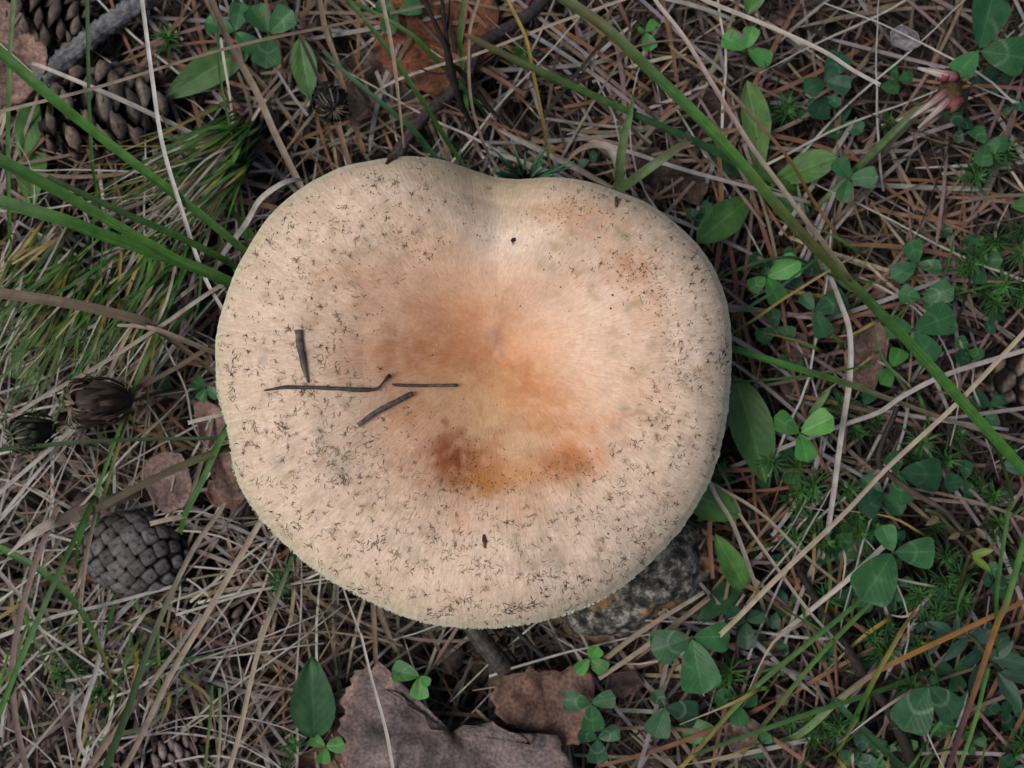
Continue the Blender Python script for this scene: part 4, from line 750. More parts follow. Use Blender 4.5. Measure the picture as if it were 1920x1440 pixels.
CLOVERS = [  # centre x, y, height mm, leaflets as (tip x, tip y), colour, label
 (505,62,22,[(470,12),(548,20),(498,128)],CG,'clover with leaflets side by side at the top beside the thick straw stalk'),
 (440,60,18,[(385,40),(455,5),(480,95)],CG,'clover partly hidden behind the thick straw stalk at the top'),
 (745,25,20,[(705,8),(790,8),(722,62)],CG,'small clover above the spotted red leaf'),
 (1400,92,20,[(1355,68),(1412,50),(1445,118)],CGB,'ragged clover above the upright rosette leaf'),
 (1547,152,22,[(1580,102),(1508,172),(1595,165)],CGD,'dark clover below the blunt tipped dry stalk'),
 (1548,180,18,[(1530,222),(1575,198)],CGD,'two leaflets beneath the dark clover'),
 (1592,335,24,[(1568,298),(1646,332),(1580,380)],CG,'tidy three leaved clover at the foot of the pale flower stem'),
 (1835,95,34,[(1862,-10),(1925,110),(1790,145)],CG,'large clover in the corner above the faded flower'),
 (1800,240,20,[(1782,205),(1822,228),(1795,268)],CGD,'small clover below the faded flower'),
 (1848,270,20,[(1825,240),(1890,270),(1840,312)],CG,'small clover to the side of the faded flower'),
 (1720,495,24,[(1705,450),(1672,520),(1765,505)],CG,'uppermost clover of the cluster by the tall blade'),
 (1728,560,27,[(1684,550),(1788,540),(1760,585)],CG,'middle clover of the cluster by the tall blade'),
 (1712,618,30,[(1790,590),(1660,612),(1750,680)],CG,'broad leaved clover partly under the tall blade'),
 (1672,690,18,[(1690,655),(1650,720)],CGB,'pair of small leaflets beside the wrinkled leaf'),
 (1526,583,22,[(1505,550),(1588,560),(1548,632)],CGD,'blue green clover above the fine blades'),
 (1437,520,26,[(1405,543),(1460,568),(1500,490)],CGB,'clover with one yellowing leaflet near the right rim'),
 (1500,812,30,[(1452,782),(1562,782),(1513,866)],CGB,'bright three leaved clover with clear pale arcs'),
 (1685,885,26,[(1668,848),(1765,892),(1690,945)],CG,'clover under the hooked dead stem'),
 (1655,925,22,[(1615,895),(1612,960),(1690,965)],CGD,'clover overlapped by the long straw stalk'),
 (1675,1035,30,[(1655,985),(1752,1035),(1615,1125)],CG,'large perforated clover beside the mossy ground'),
 (1297,1195,28,[(1222,1220),(1368,1192),(1318,1300)],CG,'big clover with holes beside the stone'),
 (1400,1165,22,[(1360,1150),(1432,1150),(1400,1218)],CGD,'clover half hidden behind the one with holes'),
 (1108,1318,24,[(1056,1312),(1154,1308),(1112,1372)],CG,'clover leaning over the brown toothed leaf'),
 (1120,1385,18,[(1085,1372),(1162,1368),(1120,1432)],CGD,'shaded clover below the toothed leaf'),
 (1248,1325,20,[(1225,1296),(1308,1342),(1228,1382)],CGD,'clover with folded leaflets near the bottom'),
 (788,1268,24,[(735,1255),(786,1312),(806,1284)],CGB,'tiny bright clover above the lobed dead leaf'),
 (1106,1235,18,[(1080,1262),(1138,1258),(1122,1212)],CGB,'small clover in the shade of the stone'),
 (610,1400,16,[(582,1382),(646,1395),(605,1432)],CGB,'small bright clover at the foot of the dark green leaf'),
 (368,548,16,[(335,538),(385,522),(372,590)],CGD,'bluish clover between the broad blades and the rim'),
 (295,690,15,[(270,700),(315,668),(310,730)],CGD,'dark clover behind the stalk of the dry flower head'),
 (386,728,24,[(362,716),(412,742),(375,752)],CG,'clover tucked against the left rim'),
 (175,600,14,[(140,590),(210,590),(165,640)],CG,'clover showing between blades of the left tuft'),
 (65,700,14,[(25,690),(80,712),(60,735)],PGRN,'yellowish clover behind the left tuft'),
 (1312,398,18,[(1286,402),(1335,382),(1310,425)],CGD,'small dark clover touching the right upper rim'),
 (1742,1285,34,[(1695,1370),(1795,1345),(1752,1268)],CGD,'toothed clover with folded dark leaflets in the corner'),
 (1105,300,14,[(1085,310),(1120,290)],CGD,'two small leaflets behind the arched blade'),
 (1530,820,12,[(1510,800),(1560,830)],CG,'low leaflets next to the bright clover'),
 (1210,60,16,[(1195,55),(1232,42),(1220,95)],CGB,'small divided clover near the top beside the straw'),
 (1490,490,12,[(1470,470),(1515,500)],CG,'leaflets lying under the fine arching blade'),
 (1880,1080,14,[(1850,1060),(1910,1095),(1870,1120)],CGD,'dark clover behind the dangling blade'),
 (1420,1390,12,[(1395,1380),(1445,1378),(1425,1420)],CG,'low clover by the level dark blade'),
]
for q in range(52):
    x, y = (random.uniform(1400, 1910), random.uniform(870, 1430)) if 16 <= q < 40 else (random.uniform(1400, 1910), random.uniform(20, 870)) if q >= 40 else [(1560,1030),(1600,1000),(1790,1260),(1700,1390),(1880,1330),(1640,1420),(1540,1170),(1480,1130),(1830,470),(1900,200),(1870,150),(1480,690),(1620,760),(1860,600),(1380,1320),(1900,1440)][q]; a_ = random.uniform(0, 6.28); L_ = random.uniform(22, 44)
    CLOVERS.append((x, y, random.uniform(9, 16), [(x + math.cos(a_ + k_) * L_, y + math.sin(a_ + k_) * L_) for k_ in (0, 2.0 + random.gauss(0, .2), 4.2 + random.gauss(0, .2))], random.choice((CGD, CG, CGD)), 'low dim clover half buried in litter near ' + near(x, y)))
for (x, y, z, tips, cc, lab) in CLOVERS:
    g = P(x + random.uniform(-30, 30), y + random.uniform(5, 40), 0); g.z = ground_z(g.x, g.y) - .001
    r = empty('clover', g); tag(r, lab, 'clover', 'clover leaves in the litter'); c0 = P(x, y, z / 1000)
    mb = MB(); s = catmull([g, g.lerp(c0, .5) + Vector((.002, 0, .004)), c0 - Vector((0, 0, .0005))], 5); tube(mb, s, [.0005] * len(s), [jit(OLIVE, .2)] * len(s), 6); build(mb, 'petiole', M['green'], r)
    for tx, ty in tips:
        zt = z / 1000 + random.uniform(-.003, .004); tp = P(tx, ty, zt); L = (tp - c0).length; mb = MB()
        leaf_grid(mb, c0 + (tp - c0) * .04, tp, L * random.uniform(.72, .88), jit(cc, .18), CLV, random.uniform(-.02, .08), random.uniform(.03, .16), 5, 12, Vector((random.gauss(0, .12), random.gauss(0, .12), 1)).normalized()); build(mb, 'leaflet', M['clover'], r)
def lone_leaf(label, x0, y0, x1, y1, wpx, z0, z1, cc, shape=LAN, parent=None, arch=.06, fold=.12, name='green_leaf', tooth=0.0):
    a = P(x0, y0, z0 / 1000); e = P(x1, y1, z1 / 1000); mb = MB()
    leaf_grid(mb, a, e, wpx * PX((z0 + z1) / 2000), jit(cc, .06), shape, arch, fold, 6, 16, Vector((random.gauss(0, .08), random.gauss(0, .08), 1)).normalized(), .08, tooth)
    if parent: return build(mb, 'leaf', M['leaf'], parent)
    g = a - (e - a).normalized() * .006; g.z = ground_z(g.x, g.y) - .001; r = empty(name, g); tag(r, label, 'leaf')
    s = catmull([g, (g + a) / 2 + Vector((0, 0, .001)), a + (e - a) * .03], 4); m2 = MB(); tube(m2, s, [.0006] * len(s), [jit(PGRN, .1)] * len(s), 6); build(m2, 'stalk', M['green'], r); build(mb, 'blade', M['leaf'], r)
LG = (.10, .24, .06); LGD = (.045, .13, .05); LGP = (.15, .29, .09)
lone_leaf('wide pale green lance leaf beside the open cone', 470, 88, 308, 185, 64, 12, 16, LGP)
lone_leaf('upright green lance leaf above the dark dried flower head', 562, 70, 583, 188, 50, 20, 16, LG)
lone_leaf('green leaf behind the tan leaf at the left edge', 78, 180, 40, 300, 56, 10, 14, LG)
lone_leaf('lower green leaf at the left edge under the broad blades', 62, 255, 62, 390, 60, 9, 14, LG)
r = empty('leaf_rosette', P(1428, 350, .002)); tag(r, 'flat green leaf rosette under the tall blade', 'plant')
lone_leaf('', 1425, 335, 1400, 150, 60, 10, 26, LGP, OBL, r); lone_leaf('', 1445, 345, 1572, 295, 60, 10, 22, LG, OBL, r); lone_leaf('', 1415, 365, 1305, 455, 66, 10, 24, LG, OBL, r); lone_leaf('', 1420, 345, 1325, 275, 48, 9, 16, LGD, OBL, r); lone_leaf('', 1455, 365, 1515, 405, 40, 9, 14, LGD, OBL, r)
lone_leaf('pale narrow leaf pressed along the tall green blade', 1535, 470, 1598, 548, 34, 18, 15, LGP)
lone_leaf('large brown blotched green leaf right of the cap', 1378, 705, 1435, 905, 80, 22, 16, LG, LAN)
lone_leaf('upright green lance leaf beside the stone', 1400, 1110, 1340, 1000, 48, 12, 22, LG)
lone_leaf('shaded green leaf curling under the upright lance leaf', 1392, 1085, 1305, 1172, 44, 10, 16, LGD)
lone_leaf('broad green leaf emerging from under the lower right rim', 1270, 915, 1392, 968, 70, 20, 18, LG)
lone_leaf('dark green toothed leaf above the lobed dead leaf', 590, 1385, 585, 1228, 82, 14, 24, LGD, LAN, tooth=.03)
lone_leaf('pale green leaf lying near the bottom among needles', 1268, 1368, 1350, 1372, 46, 10, 13, LG)
lone_leaf('leaf tip hanging from the top edge', 1425, -40, 1402, 28, 42, 24, 20, LG)
lone_leaf('green leaf hidden in the left tuft', 150, 570, 185, 690, 50, 9, 13, LG)
lone_leaf('thin pale leaf standing behind the bright clover', 1512, 785, 1560, 725, 14, 14, 18, LGP)
lone_leaf('dim green leaf under the perforated clover', 1560, 1050, 1640, 960, 70, 10, 13, LGD)
lone_leaf('dim green leaf at the lower right among moss', 1560, 1355, 1500, 1345, 60, 9, 12, LG)
lone_leaf('small leaf at the right edge by the mossy patch', 1960, 385, 1895, 388, 40, 14, 16, LG)
lone_leaf('blue grey leaf at the right edge under the tall blade', 1950, 880, 1872, 872, 30, 14, 16, (.08, .17, .12))
# creeping plant of narrow leaves in the lower right
def creeper(label, stem, leaves, cc):
    g = P(*stem[0][:2], 0.0); r = empty('creeping_plant', g); tag(r, label, 'plant')
    pts = [P(x, y, z / 1000) for x, y, z in stem]; pts[0].z = -.001; s = catmull(pts, 5); mb = MB(); tube(mb, s, [.00055] * len(s), [jit((.10, .12, .05), .2)] * len(s), 6); build(mb, 'stem', M['green'], r)
    for x0, y0, x1, y1, w_, z in leaves:
        mb = MB(); leaf_grid(mb, P(x0, y0, z / 1000), P(x1, y1, z / 1000 + random.uniform(-.002, .004)), w_ * PX(z / 1000), jit(cc, .15), LAN, .05, .12, 4, 9); build(mb, 'leaf', M['leaf'], r)
creeper('dark creeping plant with narrow leaves beside the red jointed stem', [(1930,1300,6),(1860,1240,24),(1815,1190,28),(1745,1175,30),(1735,1165,30)],
        [(1790,1190,1738,1165,22,30),(1815,1190,1790,1160,14,30),(1815,1195,1765,1240,22,26),(1840,1220,1800,1250,24,25),(1850,1225,1935,1250,30,26),(1850,1240,1815,1300,34,22),(1870,1260,1915,1335,30,22),(1875,1260,1945,1275,26,24),(1790,1195,1795,1150,14,30),(1825,1200,1860,1180,30,27),(1765,1180,1740,1230,20,24),(1860,1235,1900,1200,24,27)], (.04, .105, .06))
creeper('withered creeping stem with two bright new leaves', [(1790,1150,5),(1800,1100,20),(1815,1050,30),(1822,1040,31)], [(1820,1040,1865,1030,15,31),(1822,1042,1858,1072,14,31)], (.22, .36, .05))
creeper('spindly withered plant with browned flower ends on the right', [(1900,980,5),(1850,985,24),(1800,1000,30),(1760,965,33),(1735,955,34)], [(1760,968,1735,985,14,34),(1800,1000,1778,1010,12,32),(1830,990,1848,1012,12,30)], (.20, .14, .07))

# ------------------------------------------------------------------ moss shoots
mv = []
for q in range(6):
    mb = MB()
    for tier, (n, z, Ls, up_) in enumerate([(17, .003, .0050, .22), (14, .005, .0038, .6), (8, .0062, .002, 1.2)]):
        for k in range(n):
            a = k / n * 6.283 + tier * .4 + random.gauss(0, .22); L = Ls * random.uniform(.6, 1.25); d = Vector((math.cos(a), math.sin(a), up_)).normalized(); p0 = Vector((0, 0, z))
            cc = jit(lerp_list([(.035, .115, .03), (.085, .25, .05)], tier / 2), .2)
            strip(mb, [p0, p0 + d * L * .5, p0 + d * L + Vector((0, 0, -L * .15))], [.0003, .00045, .0001], [cc, cc, cc], .3, .2)
    tube(mb, [Vector((0, 0, -.012)), Vector((0, 0, .003)), Vector((0, 0, .006))], [.0005, .0005, .0003], [(.05, .07, .02)] * 3, 5); mv.append(mb.mesh('moss_shoot', M['moss']))
spots = [(1342,895),(1500,912),(1520,900),(1578,915),(1455,870),(1490,950),(1600,820),(1620,800),(1870,430),(1890,440),(1830,490),(1800,505),(1900,480),(1465,218),(1640,255),(1810,330),(1815,335),(1560,1000),(1600,985),(1620,975),(1510,970),(1480,1000),(1650,1180),(1640,1195),(1665,1190),(1720,1165),(1730,1120),(1740,1095),(1760,1080),(1790,1070),(1770,1030),(1700,1210),(1620,1225),(1610,1240),(1690,1290),(1550,1130),(1545,1110),(1370,1255),(1350,1290),(1510,1390),(1530,1370),(1560,1345),(1750,1150),(1780,1130),(1840,560),(1900,530),(1870,300),(1895,560),(130,1215),(140,1262),(150,1240),(215,1300),(520,1085),(535,1095),(310,1230),(345,1225),(560,1400),(530,1440),(1760,850),(1780,830),(1820,900),(1850,930),(1880,830),(1720,830),(1860,1010),(1900,1050),(1600,1090),(1880,1400),(1900,1380),(1560,760),(1470,930),(1580,960),(1780,560),(975,95),(320,95),(1300,560)]
for (x, y) in spots:
    right = x > 1300
    for k in range(2 if right and random.random() < .45 else 1):
        xx, yy = x + (random.gauss(0, 22) if k else 0), y + (random.gauss(0, 22) if k else 0)
        if not free(xx, yy): continue
        o = link('moss_shoot', random.choice(mv), None, P(xx, yy, random.uniform(.009, .014))); o.rotation_euler = (random.gauss(0, .25), random.gauss(0, .25), random.uniform(0, 6.28)); k_ = random.uniform(.8, 1.25); o.scale = (k_, k_, k_)
        tag(o, 'small star shaped green moss shoot near ' + near(xx, yy), 'moss', 'moss shoots by ' + near(xx, yy))

# ------------------------------------------------------------------ dead leaves
def dead_leaf(label, outline, z, cc, mat='dead', curl=.004, seed=0, axis=None, dz=(0, 0), edge=None, scal=0):
    cx = sum(p[0] for p in outline) / len(outline); cy = sum(p[1] for p in outline) / len(outline); n = len(outline)
    pts = []
    for i in range(n):
        a, b_ = outline[i], outline[(i + 1) % n]; k = max(1, int(math.hypot(a[0] - b_[0], a[1] - b_[1]) / 9))
        for q in range(k):
            x_, y_ = a[0] + (b_[0] - a[0]) * q / k, a[1] + (b_[1] - a[1]) * q / k; h_ = 1 + .05 * noise.noise(Vector((x_ * .09, y_ * .09, seed))) + .03 * noise.noise(Vector((x_ * .2, y_ * .2, seed)))
            if scal: h_ += .075 * abs(math.sin(len(pts) * 9 / scal))
            pts.append((cx + (x_ - cx) * h_, cy + (y_ - cy) * h_))
    m_ = len(pts); rings = 12; mb = MB(); ext = max(max(p[0] for p in outline) - min(p[0] for p in outline), max(p[1] for p in outline) - min(p[1] for p in outline))
    (ax0, ay0, ax1, ay1) = axis or (cx - ext / 2, cy, cx + ext / 2, cy); al = math.hypot(ax1 - ax0, ay1 - ay0); ux, uy = (ax1 - ax0) / al, (ay1 - ay0) / al
    def one(x, y, f, top):
        l = (x - ax0) * ux + (y - ay0) * uy; d = -(x - ax0) * uy + (y - ay0) * ux
        mid = math.exp(-(d / 4.5) ** 2); ph = (l - abs(d) * .75) / 26 ; lat = math.exp(-((ph - round(ph)) * 26 / 4) ** 2) * min(1, abs(d) / 15)
        zz = z / 1000 + curl * (noise.noise(Vector((x * .011, y * .011, seed))) * 1.3 + .45 * noise.noise(Vector((x * .03, y * .03, seed + 9)))) + curl * .5 * f ** 3 + (dz[0] * (x - cx) + dz[1] * (y - cy)) / ext / 1000 - .00035 * (lat * .6 + mid)
        k = 1 - .28 * max(mid, lat * .7); c_ = tuple(q * k for q in cc)
        if edge and f > .82: c_ = lerp_list([c_, edge], (f - .82) / .18)
        return P(x, y, zz - (0 if top else .0004)), c_
    for top in (True, False):
        p, c_ = one(cx, cy, 0, top); v = [p]; c = [c_]
        for j in range(1, rings + 1):
            f = j / rings
            for x, y in pts: p, c_ = one(cx + (x - cx) * f, cy + (y - cy) * f, f, top); v.append(p); c.append(c_)
        fc = [(0, 1 + i, 1 + (i + 1) % m_) for i in range(m_)] + [(1 + j * m_ + i, 1 + (j + 1) * m_ + i, 1 + (j + 1) * m_ + (i + 1) % m_, 1 + j * m_ + (i + 1) % m_) for j in range(rings - 1) for i in range(m_)]
        if not top: fc = [tuple(reversed(q)) for q in fc]
        mb.add(v, fc, c, [(0, 0)] * len(v))
    o_ = 1 + (rings - 1) * m_; h = 1 + rings * m_
    mb.f += [(o_ + i, o_ + h + i, o_ + h + (i + 1) % m_, o_ + (i + 1) % m_) for i in range(m_)]
    return tag(build(mb, 'dead_leaf', M[mat]), label, 'leaf')
DL = (.20, .135, .115); DLR = (.19, .075, .035); DLG = (.20, .165, .16)
dead_leaf('rust red dead leaf with black spots behind the dead stem', [(715,0),(790,-30),(880,-35),(920,-20),(938,20),(932,60),(925,100),(880,130),(860,165),(820,180),(770,165),(735,140),(700,105),(705,50)], 14, DLR, 'spotted', .003, 2, (930,-30,720,170))
dead_leaf('curled grey brown dead leaf under the spotted red one', [(640,110),(690,90),(735,130),(770,170),(815,190),(790,225),(720,245),(660,230),(632,180)], 10.5, (.13,.10,.08), 'dead', .005, 5, (640,120,800,220))
dead_leaf('pinkish tan dead leaf in the corner beside the lichened twig', [(-60,10),(-20,-20),(15,2),(45,25),(72,60),(90,95),(86,130),(70,160),(45,190),(10,198),(-60,190)], 16, (.27,.18,.145), 'dead', .003, 8, (-50,100,90,110))
dead_leaf('big lobed grey brown dead leaf below the cap', [(655,1440),(650,1370),(648,1320),(660,1285),(690,1262),(718,1248),(735,1262),(732,1298),(752,1302),(768,1325),(795,1340),(808,1368),(850,1372),(868,1360),(905,1362),(922,1352),(945,1372),(975,1378),(985,1395),(1005,1375),(1030,1378),(1042,1402),(1058,1415),(1060,1450),(1050,1520),(850,1560),(700,1520)], 19, DLG, 'dead', .0045, 11, (690,1250,900,1520), (-2,3), (.24,.17,.145), 15)
dead_leaf('brown toothed dead leaf in the shade under the clover', [(930,1285),(945,1268),(985,1262),(995,1252),(1012,1262),(1030,1258),(1050,1262),(1068,1250),(1085,1258),(1108,1265),(1112,1300),(1105,1340),(1090,1385),(1050,1400),(990,1370),(940,1345),(925,1315)], 15, (.17,.105,.08), 'dead', .004, 14, (1010,1255,1040,1400), scal=8)
dead_leaf('pinkish dead leaf lying beside the left rim', [(262,890),(280,860),(310,845),(340,850),(355,880),(362,920),(345,950),(310,965),(285,940)], 17.5, (.30,.205,.18), 'dead', .003, 17, (270,880,360,940))
dead_leaf('upper pinkish dead leaf tucked under the left rim', [(362,760),(385,745),(420,770),(440,840),(470,930),(440,940),(405,920),(392,880),(375,830)], 18, (.33,.22,.185), 'dead', .003, 20, (375,750,440,940))
dead_leaf('small dead leaf flap between the pinkish ones', [(392,900),(425,905),(460,935),(440,955),(400,950),(385,925)], 16, (.28,.17,.13), 'dead', .003, 23)
dead_leaf('wrinkled brown dead leaf under the cluster of clovers', [(1590,640),(1620,610),(1650,600),(1668,630),(1660,680),(1640,730),(1605,720),(1585,680)], 13.5, (.20,.14,.115), 'dead', .006, 26)
dead_leaf('crumpled brown leaf right of the upper rim', [(1295,170),(1330,165),(1370,200),(1385,260),(1370,300),(1335,260),(1300,220)], 12, (.10,.075,.07), 'dead', .006, 29)
dead_leaf('dull brown leaf behind the arched tan blade', [(1180,290),(1230,275),(1280,310),(1330,350),(1310,385),(1250,365),(1200,340)], 10, (.085,.06,.05), 'dead', .006, 32)
dead_leaf('brown leaf scrap lying by the right rim', [(1470,620),(1510,625),(1520,660),(1490,680),(1465,655)], 12, (.17,.12,.10), 'dead', .005, 35)
dead_leaf('greyish leaf scrap in the moss at lower right', [(1750,1120),(1790,1105),(1830,1115),(1820,1150),(1775,1160)], 12, (.20,.16,.155), 'dead', .004, 38)
dead_leaf('pink brown leaf scrap near the bottom under the long blade', [(1355,1360),(1400,1340),(1430,1360),(1415,1400),(1370,1410)], 12.5, (.20,.14,.12), 'dead', .004, 41)
dead_leaf('brown leaf edge left of the big lobed leaf', [(555,1420),(600,1395),(650,1330),(665,1370),(660,1440),(600,1470),(560,1470)], 12, (.15,.085,.06), 'dead', .004, 44)
dead_leaf('white grey scrap lying behind the dry stalk tip', [(1668,60),(1690,45),(1720,60),(1728,85),(1700,95),(1672,85)], 14, (.34,.33,.36), 'dead', .005, 47)
dead_leaf('dark leaf scrap beside the big lobed leaf', [(1140,1265),(1190,1255),(1210,1285),(1170,1310),(1135,1300)], 11, (.12,.08,.07), 'dead', .004, 50)
dead_leaf('bleached scrap half buried below the closed cone', [(250,1180),(270,1168),(290,1180),(285,1205),(260,1210)], 13, (.26,.23,.24), 'dead', .004, 53)

# ------------------------------------------------------------------ pine cones
def scale_mesh(kind, cdark, cpale):
    mb = MB(); v = []; c = []; uv = []
    if kind == 'open':   # a thin woody wedge widening to a blunt thickened tip
        prof = [(0, .16, .05), (.35, .26, .06), (.70, .44, .08), (.86, .48, .16), (.98, .40, .19), (1.06, .20, .13)]; n = 10
        for j, (x, wd, th) in enumerate(prof):
            for k in range(n):
                a = k / n * 6.283; e = 1 / (abs(math.cos(a)) + abs(math.sin(a))) ** .55; jj = 1 + random.gauss(0, .09) * (x > .3); v.append(Vector((x + random.gauss(0, .025) * (x > .3), math.cos(a) * wd * e * 1.1 * jj, math.sin(a) * th * e * 1.15 * jj + (.10 * x * x)))); c.append(cdark if x < .8 else lerp_list([cdark, cpale], min(1, (x - .78) / .18))); uv.append((k / n * 2, x * 3))
        f = [(j * n + k, j * n + (k + 1) % n, (j + 1) * n + (k + 1) % n, (j + 1) * n + k) for j in range(len(prof) - 1) for k in range(n)] + [tuple(range(n - 1, -1, -1)), tuple((len(prof) - 1) * n + k for k in range(n))]
    else:                # a tight diamond plate with a low keel and a boss
        n = 12; rings = [(.50, -.22, 0), (.50, .02, .15), (.44, .10, .8), (.22, .145, 1), (.09, .15, .8), (.05, .20, .5)]
        for j, (r_, z_, k_) in enumerate(rings):
            for k in range(n):
                a = k / n * 6.283; e = 1 / (abs(math.cos(a)) ** 1.25 + abs(math.sin(a)) ** 1.25) ** .8; v.append(Vector((math.cos(a) * r_ * e * 1.05, math.sin(a) * r_ * e * 1.12, z_ + .03 * (1 - abs(math.sin(a))) * (j > 1)))); c.append(lerp_list([cdark, cpale], k_)); uv.append((k / n * 2, r_ * 3))
        f = [(j * n + k, j * n + (k + 1) % n, (j + 1) * n + (k + 1) % n, (j + 1) * n + k) for j in range(len(rings) - 1) for k in range(n)] + [tuple((len(rings) - 1) * n + k for k in range(n))]
    mb.add(v, f, c, uv); return mb.mesh('scale', M['cone'])
def cone(label, x0, y0, x1, y1, z, rad_px, n, sm, size, open_=True, cc=(.022, .016, .014), k0=.40):
    a = P(x0, y0, z / 1000); e = P(x1, y1, z / 1000); ax = (e - a); L = ax.length; d = ax.normalized(); s = d.cross(Vector((0, 0, 1))).normalized(); u_ = s.cross(d); rad = rad_px * PX(z / 1000)
    org = (a + e) / 2; org.z = ground_z(org.x, org.y); r = empty('pine_cone', org); tag(r, label, 'pine cone')
    def prof(t): return max(.05, math.sin(min(1, t * 1.5 + .12) * math.pi * .5) ** .7 * (1 - max(0, (t - .42) / .58) ** 2.2) ** .5 if t < .995 else .05)
    mb = MB(); N_ = 14; s_ = [a + ax * i / N_ for i in range(N_ + 1)]; tube(mb, s_, [max(.0008, rad * prof(i / N_) * (k0 if open_ else .86)) for i in range(N_ + 1)], [cc] * (N_ + 1), 16); build(mb, 'core', M['bark'], r)
    W_ = np.cumsum([prof((k + .5) / 200) ** .9 for k in range(200)]); W_ = W_ / W_[-1]
    for k in range(n):
        t_ = float(np.interp((k + .5) / n, W_, (np.arange(200) + .5) / 200)); ang = k * 2.39996 + .4; pr = prof(t_); rad_d = s * math.cos(ang) + u_ * math.sin(ang); wv = d.cross(rad_d).normalized()
        if rad_d.z < -.55: continue
        if open_:
            lean = .25 + 1.3 * t_ ** 1.5 + random.gauss(0, .08); dirv = (rad_d + d * lean).normalized(); p = a + ax * t_ * .86 + rad_d * rad * pr * k0 * .6; ln = rad * (.45 + .45 * pr) * random.uniform(.85, 1.08) * size
            wq = (wv + dirv * random.gauss(0, .08)).normalized(); nv = dirv.cross(wq).normalized(); wd_ = ln * random.uniform(.80, 1.0)
            Mx = Matrix((dirv * ln, wq * wd_, nv * ln * .9)).transposed().to_4x4()
        else:
            sl = (prof(min(1, t_ + .03)) - prof(max(0, t_ - .03))) * rad / (.06 * L); dirv = (d + rad_d * sl).normalized(); nv = dirv.cross(wv)
            if nv.dot(rad_d) < 0: nv = -nv
            p = a + ax * t_ + rad_d * rad * pr * .90; sz = rad * size * (.5 + .5 * pr) * random.uniform(.95, 1.04)
            Mx = Matrix((dirv * sz, wv * sz, nv * sz)).transposed().to_4x4()
        o = link('scale', random.choice(sm), r); o.matrix_local = Matrix.Translation(p - r.location) @ Mx
    return r
SO = [scale_mesh('open', (.03, .02, .017), c_) for c_ in ((.36, .28, .22), (.26, .20, .155), (.18, .13, .105), (.32, .23, .17))]; SO2 = [scale_mesh('open', (.03, .02, .018), c_) for c_ in ((.22, .165, .13), (.15, .11, .09), (.28, .21, .17))]; SC = [scale_mesh('closed', (.022, .018, .017), c_) for c_ in ((.30, .275, .27), (.24, .21, .20))]; SR = [scale_mesh('open', (.09, .05, .042), c_) for c_ in ((.30, .20, .18), (.20, .12, .105), (.36, .27, .25))]
cone('large open pine cone under the broad green blades', 75, 240, 300, 185, 15, 92, 52, SO, .98)
cone('smaller open pine cone against the lichened twig', 25, 5, 170, 50, 13, 66, 44, SO2, .98)
cone('closed grey pine cone with tight diamond scales', 352, 1062, 160, 1015, 15, 84, 96, SC, .44, False)
cone('open pine cone half buried at the right edge', 1835, 665, 1985, 725, 11, 66, 44, SO, .98)
cone('flaky reddish gnawed pine cone at the bottom edge', 225, 1448, 390, 1382, 12, 48, 66, SR, 1.0)
cone('dark open cone hidden under the straw by the lower left rim', 395, 1120, 470, 1175, 8, 46, 40, SO2, .9)

# ------------------------------------------------------------------ dried flower heads
def flower_head(label, x0, y0, x1, y1, z, rpx, n, c0, c1, inner):
    """a withered daisy like head: overlapping bracts round a cup, curled hairs at the mouth"""
    a = P(x0, y0, z / 1000); e = P(x1, y1, (z + 7) / 1000); ax = e - a; L = ax.length; d = ax.normalized(); s = d.cross(Vector((0, 0, 1))).normalized(); u_ = s.cross(d); rad = rpx * PX(z / 1000)
    r = empty('dried_flower_head', a); tag(r, label, 'flower')
    mb = MB(); s_ = [a + ax * i / 8 for i in range(9)]; tube(mb, s_, [rad * (.35 + .6 * math.sin(i / 8 * 2.0)) for i in range(9)], [jit(c0, .2) for _ in s_], 12); build(mb, 'cup', M['flower'], r)
    for k in range(n):
        ang = k * 2.39996; t0 = random.uniform(0, .5); rd = s * math.cos(ang) + u_ * math.sin(ang); q = [a + ax * t0 + rd * rad * .6, a + ax * (t0 + .3) + rd * rad * 1.02, a + ax * min(1.1, t0 + random.uniform(.45, .72)) + rd * rad * random.uniform(.8, 1.3) + Vector((random.gauss(0, .0006), random.gauss(0, .0006), 0))]
        mb = MB(); ss_ = catmull(q, 4); strip(mb, ss_, [rad * .27 * math.sin(.4 + i / (len(ss_) - 1) * 2.6) for i in range(len(ss_))], [jit(lerp_list([c0, c1], i / (len(ss_) - 1)), .2) for i in range(len(ss_))], .2, .1, rd); build(mb, 'bract', M['flower'], r)
    for k in range(inner):
        ang = random.uniform(0, 6.283); rd = s * math.cos(ang) + u_ * math.sin(ang); q = [a + ax * .95, a + ax * 1.1 + rd * rad * .5, a + ax * random.uniform(.95, 1.1) + rd * rad * random.uniform(.8, 1.1), a + ax * random.uniform(.75, .9) + rd * rad * random.uniform(.9, 1.2)]
        mb = MB(); ss_ = catmull(q, 4); strip(mb, ss_, [rad * .09] * len(ss_), [jit(lerp_list([c1, STRAW], random.random() * .6), .25)] * len(ss_), .3, .1, rd); build(mb, 'floret_hair', M['flower'], r)
flower_head('brown withered flower head standing left of the cap', 245, 748, 140, 758, 34, 42, 44, (.075, .046, .034), (.17, .115, .08), 34)
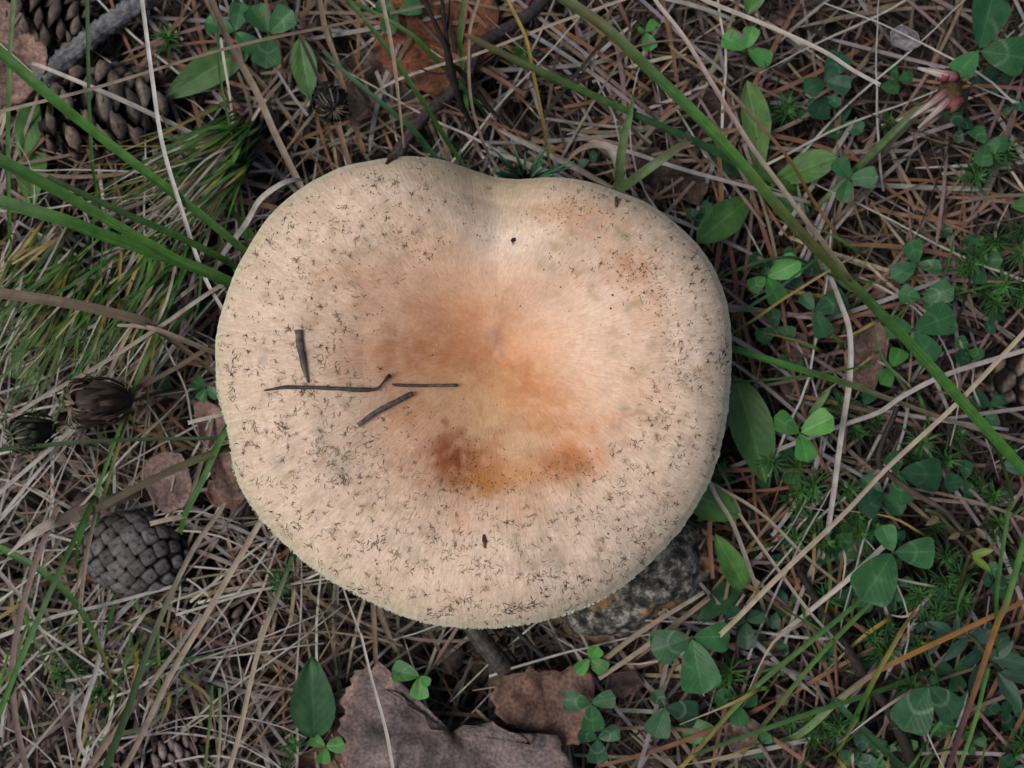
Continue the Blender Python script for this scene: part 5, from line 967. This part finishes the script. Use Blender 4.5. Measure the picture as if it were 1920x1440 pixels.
flower_head('greenish withered bud at the left edge below the brown head', 100, 800, 25, 820, 30, 34, 40, (.045, .05, .026), (.13, .145, .07), 26)
flower_head('black spiky dried flower head behind the upper left rim', 612, 172, 626, 205, 26, 32, 30, (.02, .015, .013), (.05, .035, .028), 26)
T_('grass_plant','dark stalk of the black dried flower head',[(560,62,22),(575,95,24),(600,150,26),(613,175,26)],[5,6,7,8],[BROWN,DARK],root='a')
T_('grass_plant','short green stalk of the withered bud',[(98,800,30),(150,785,28),(210,765,24)],[8,7,6],[OLIVE],root='b')

# ------------------------------------------------------------------ faded clover flower and its stem
T_('flower_stem','pale thick green stem rising toward the faded pink flower',[(1598,325,14),(1612,312,18),(1660,265,30),(1712,215,40),(1745,195,44)],[13,15,17,18,12],[PGRN,(.20,.32,.13),(.24,.34,.16)],'tube',root='a',cat='flower',mat=M['green'])
r = empty('faded_clover_flower', P(1785, 190, .040)); tag(r, 'faded pink and white clover flower with hanging florets', 'flower')
mb = MB(); blob(mb, [(1760,160),(1785,142),(1808,152),(1815,180),(1805,205),(1785,212),(1765,190)], .050, .040, lambda p: jit((.16, .11, .045), .3), 5, 10, 24, .001); build(mb, 'centre', M['flower'], r)
for (x0, y0, x1, y1, w0, cc) in [(1790,145,1722,128,20,1),(1775,140,1760,150,22,0),(1778,170,1708,222,17,1),(1785,182,1722,240,17,1),(1800,188,1770,205,18,0),(1795,195,1780,215,16,2),(1805,150,1825,148,10,2),(1805,165,1830,155,8,2)]:
    q = [P(x0, y0, .047), P((x0 * .6 + x1 * .4), (y0 * .6 + y1 * .4), .050), P(x1, y1, .046)]; s = catmull(q, 4); mb = MB(); cl = [[(.35, .05, .08), (.38, .09, .11), (.30, .12, .1)], [(.42, .06, .10), (.60, .42, .38), (.78, .72, .64)], [(.16, .09, .04), (.22, .15, .07), (.12, .07, .03)]][cc]
    tube(mb, s, [w0 * 1.2 * PX(.048) / 2 * (1 - .75 * (i / (len(s) - 1)) ** 1.2) for i in range(len(s))], [lerp_list(cl, i / (len(s) - 1)) for i in range(len(s))], 8); build(mb, 'floret', M['flower'], r)
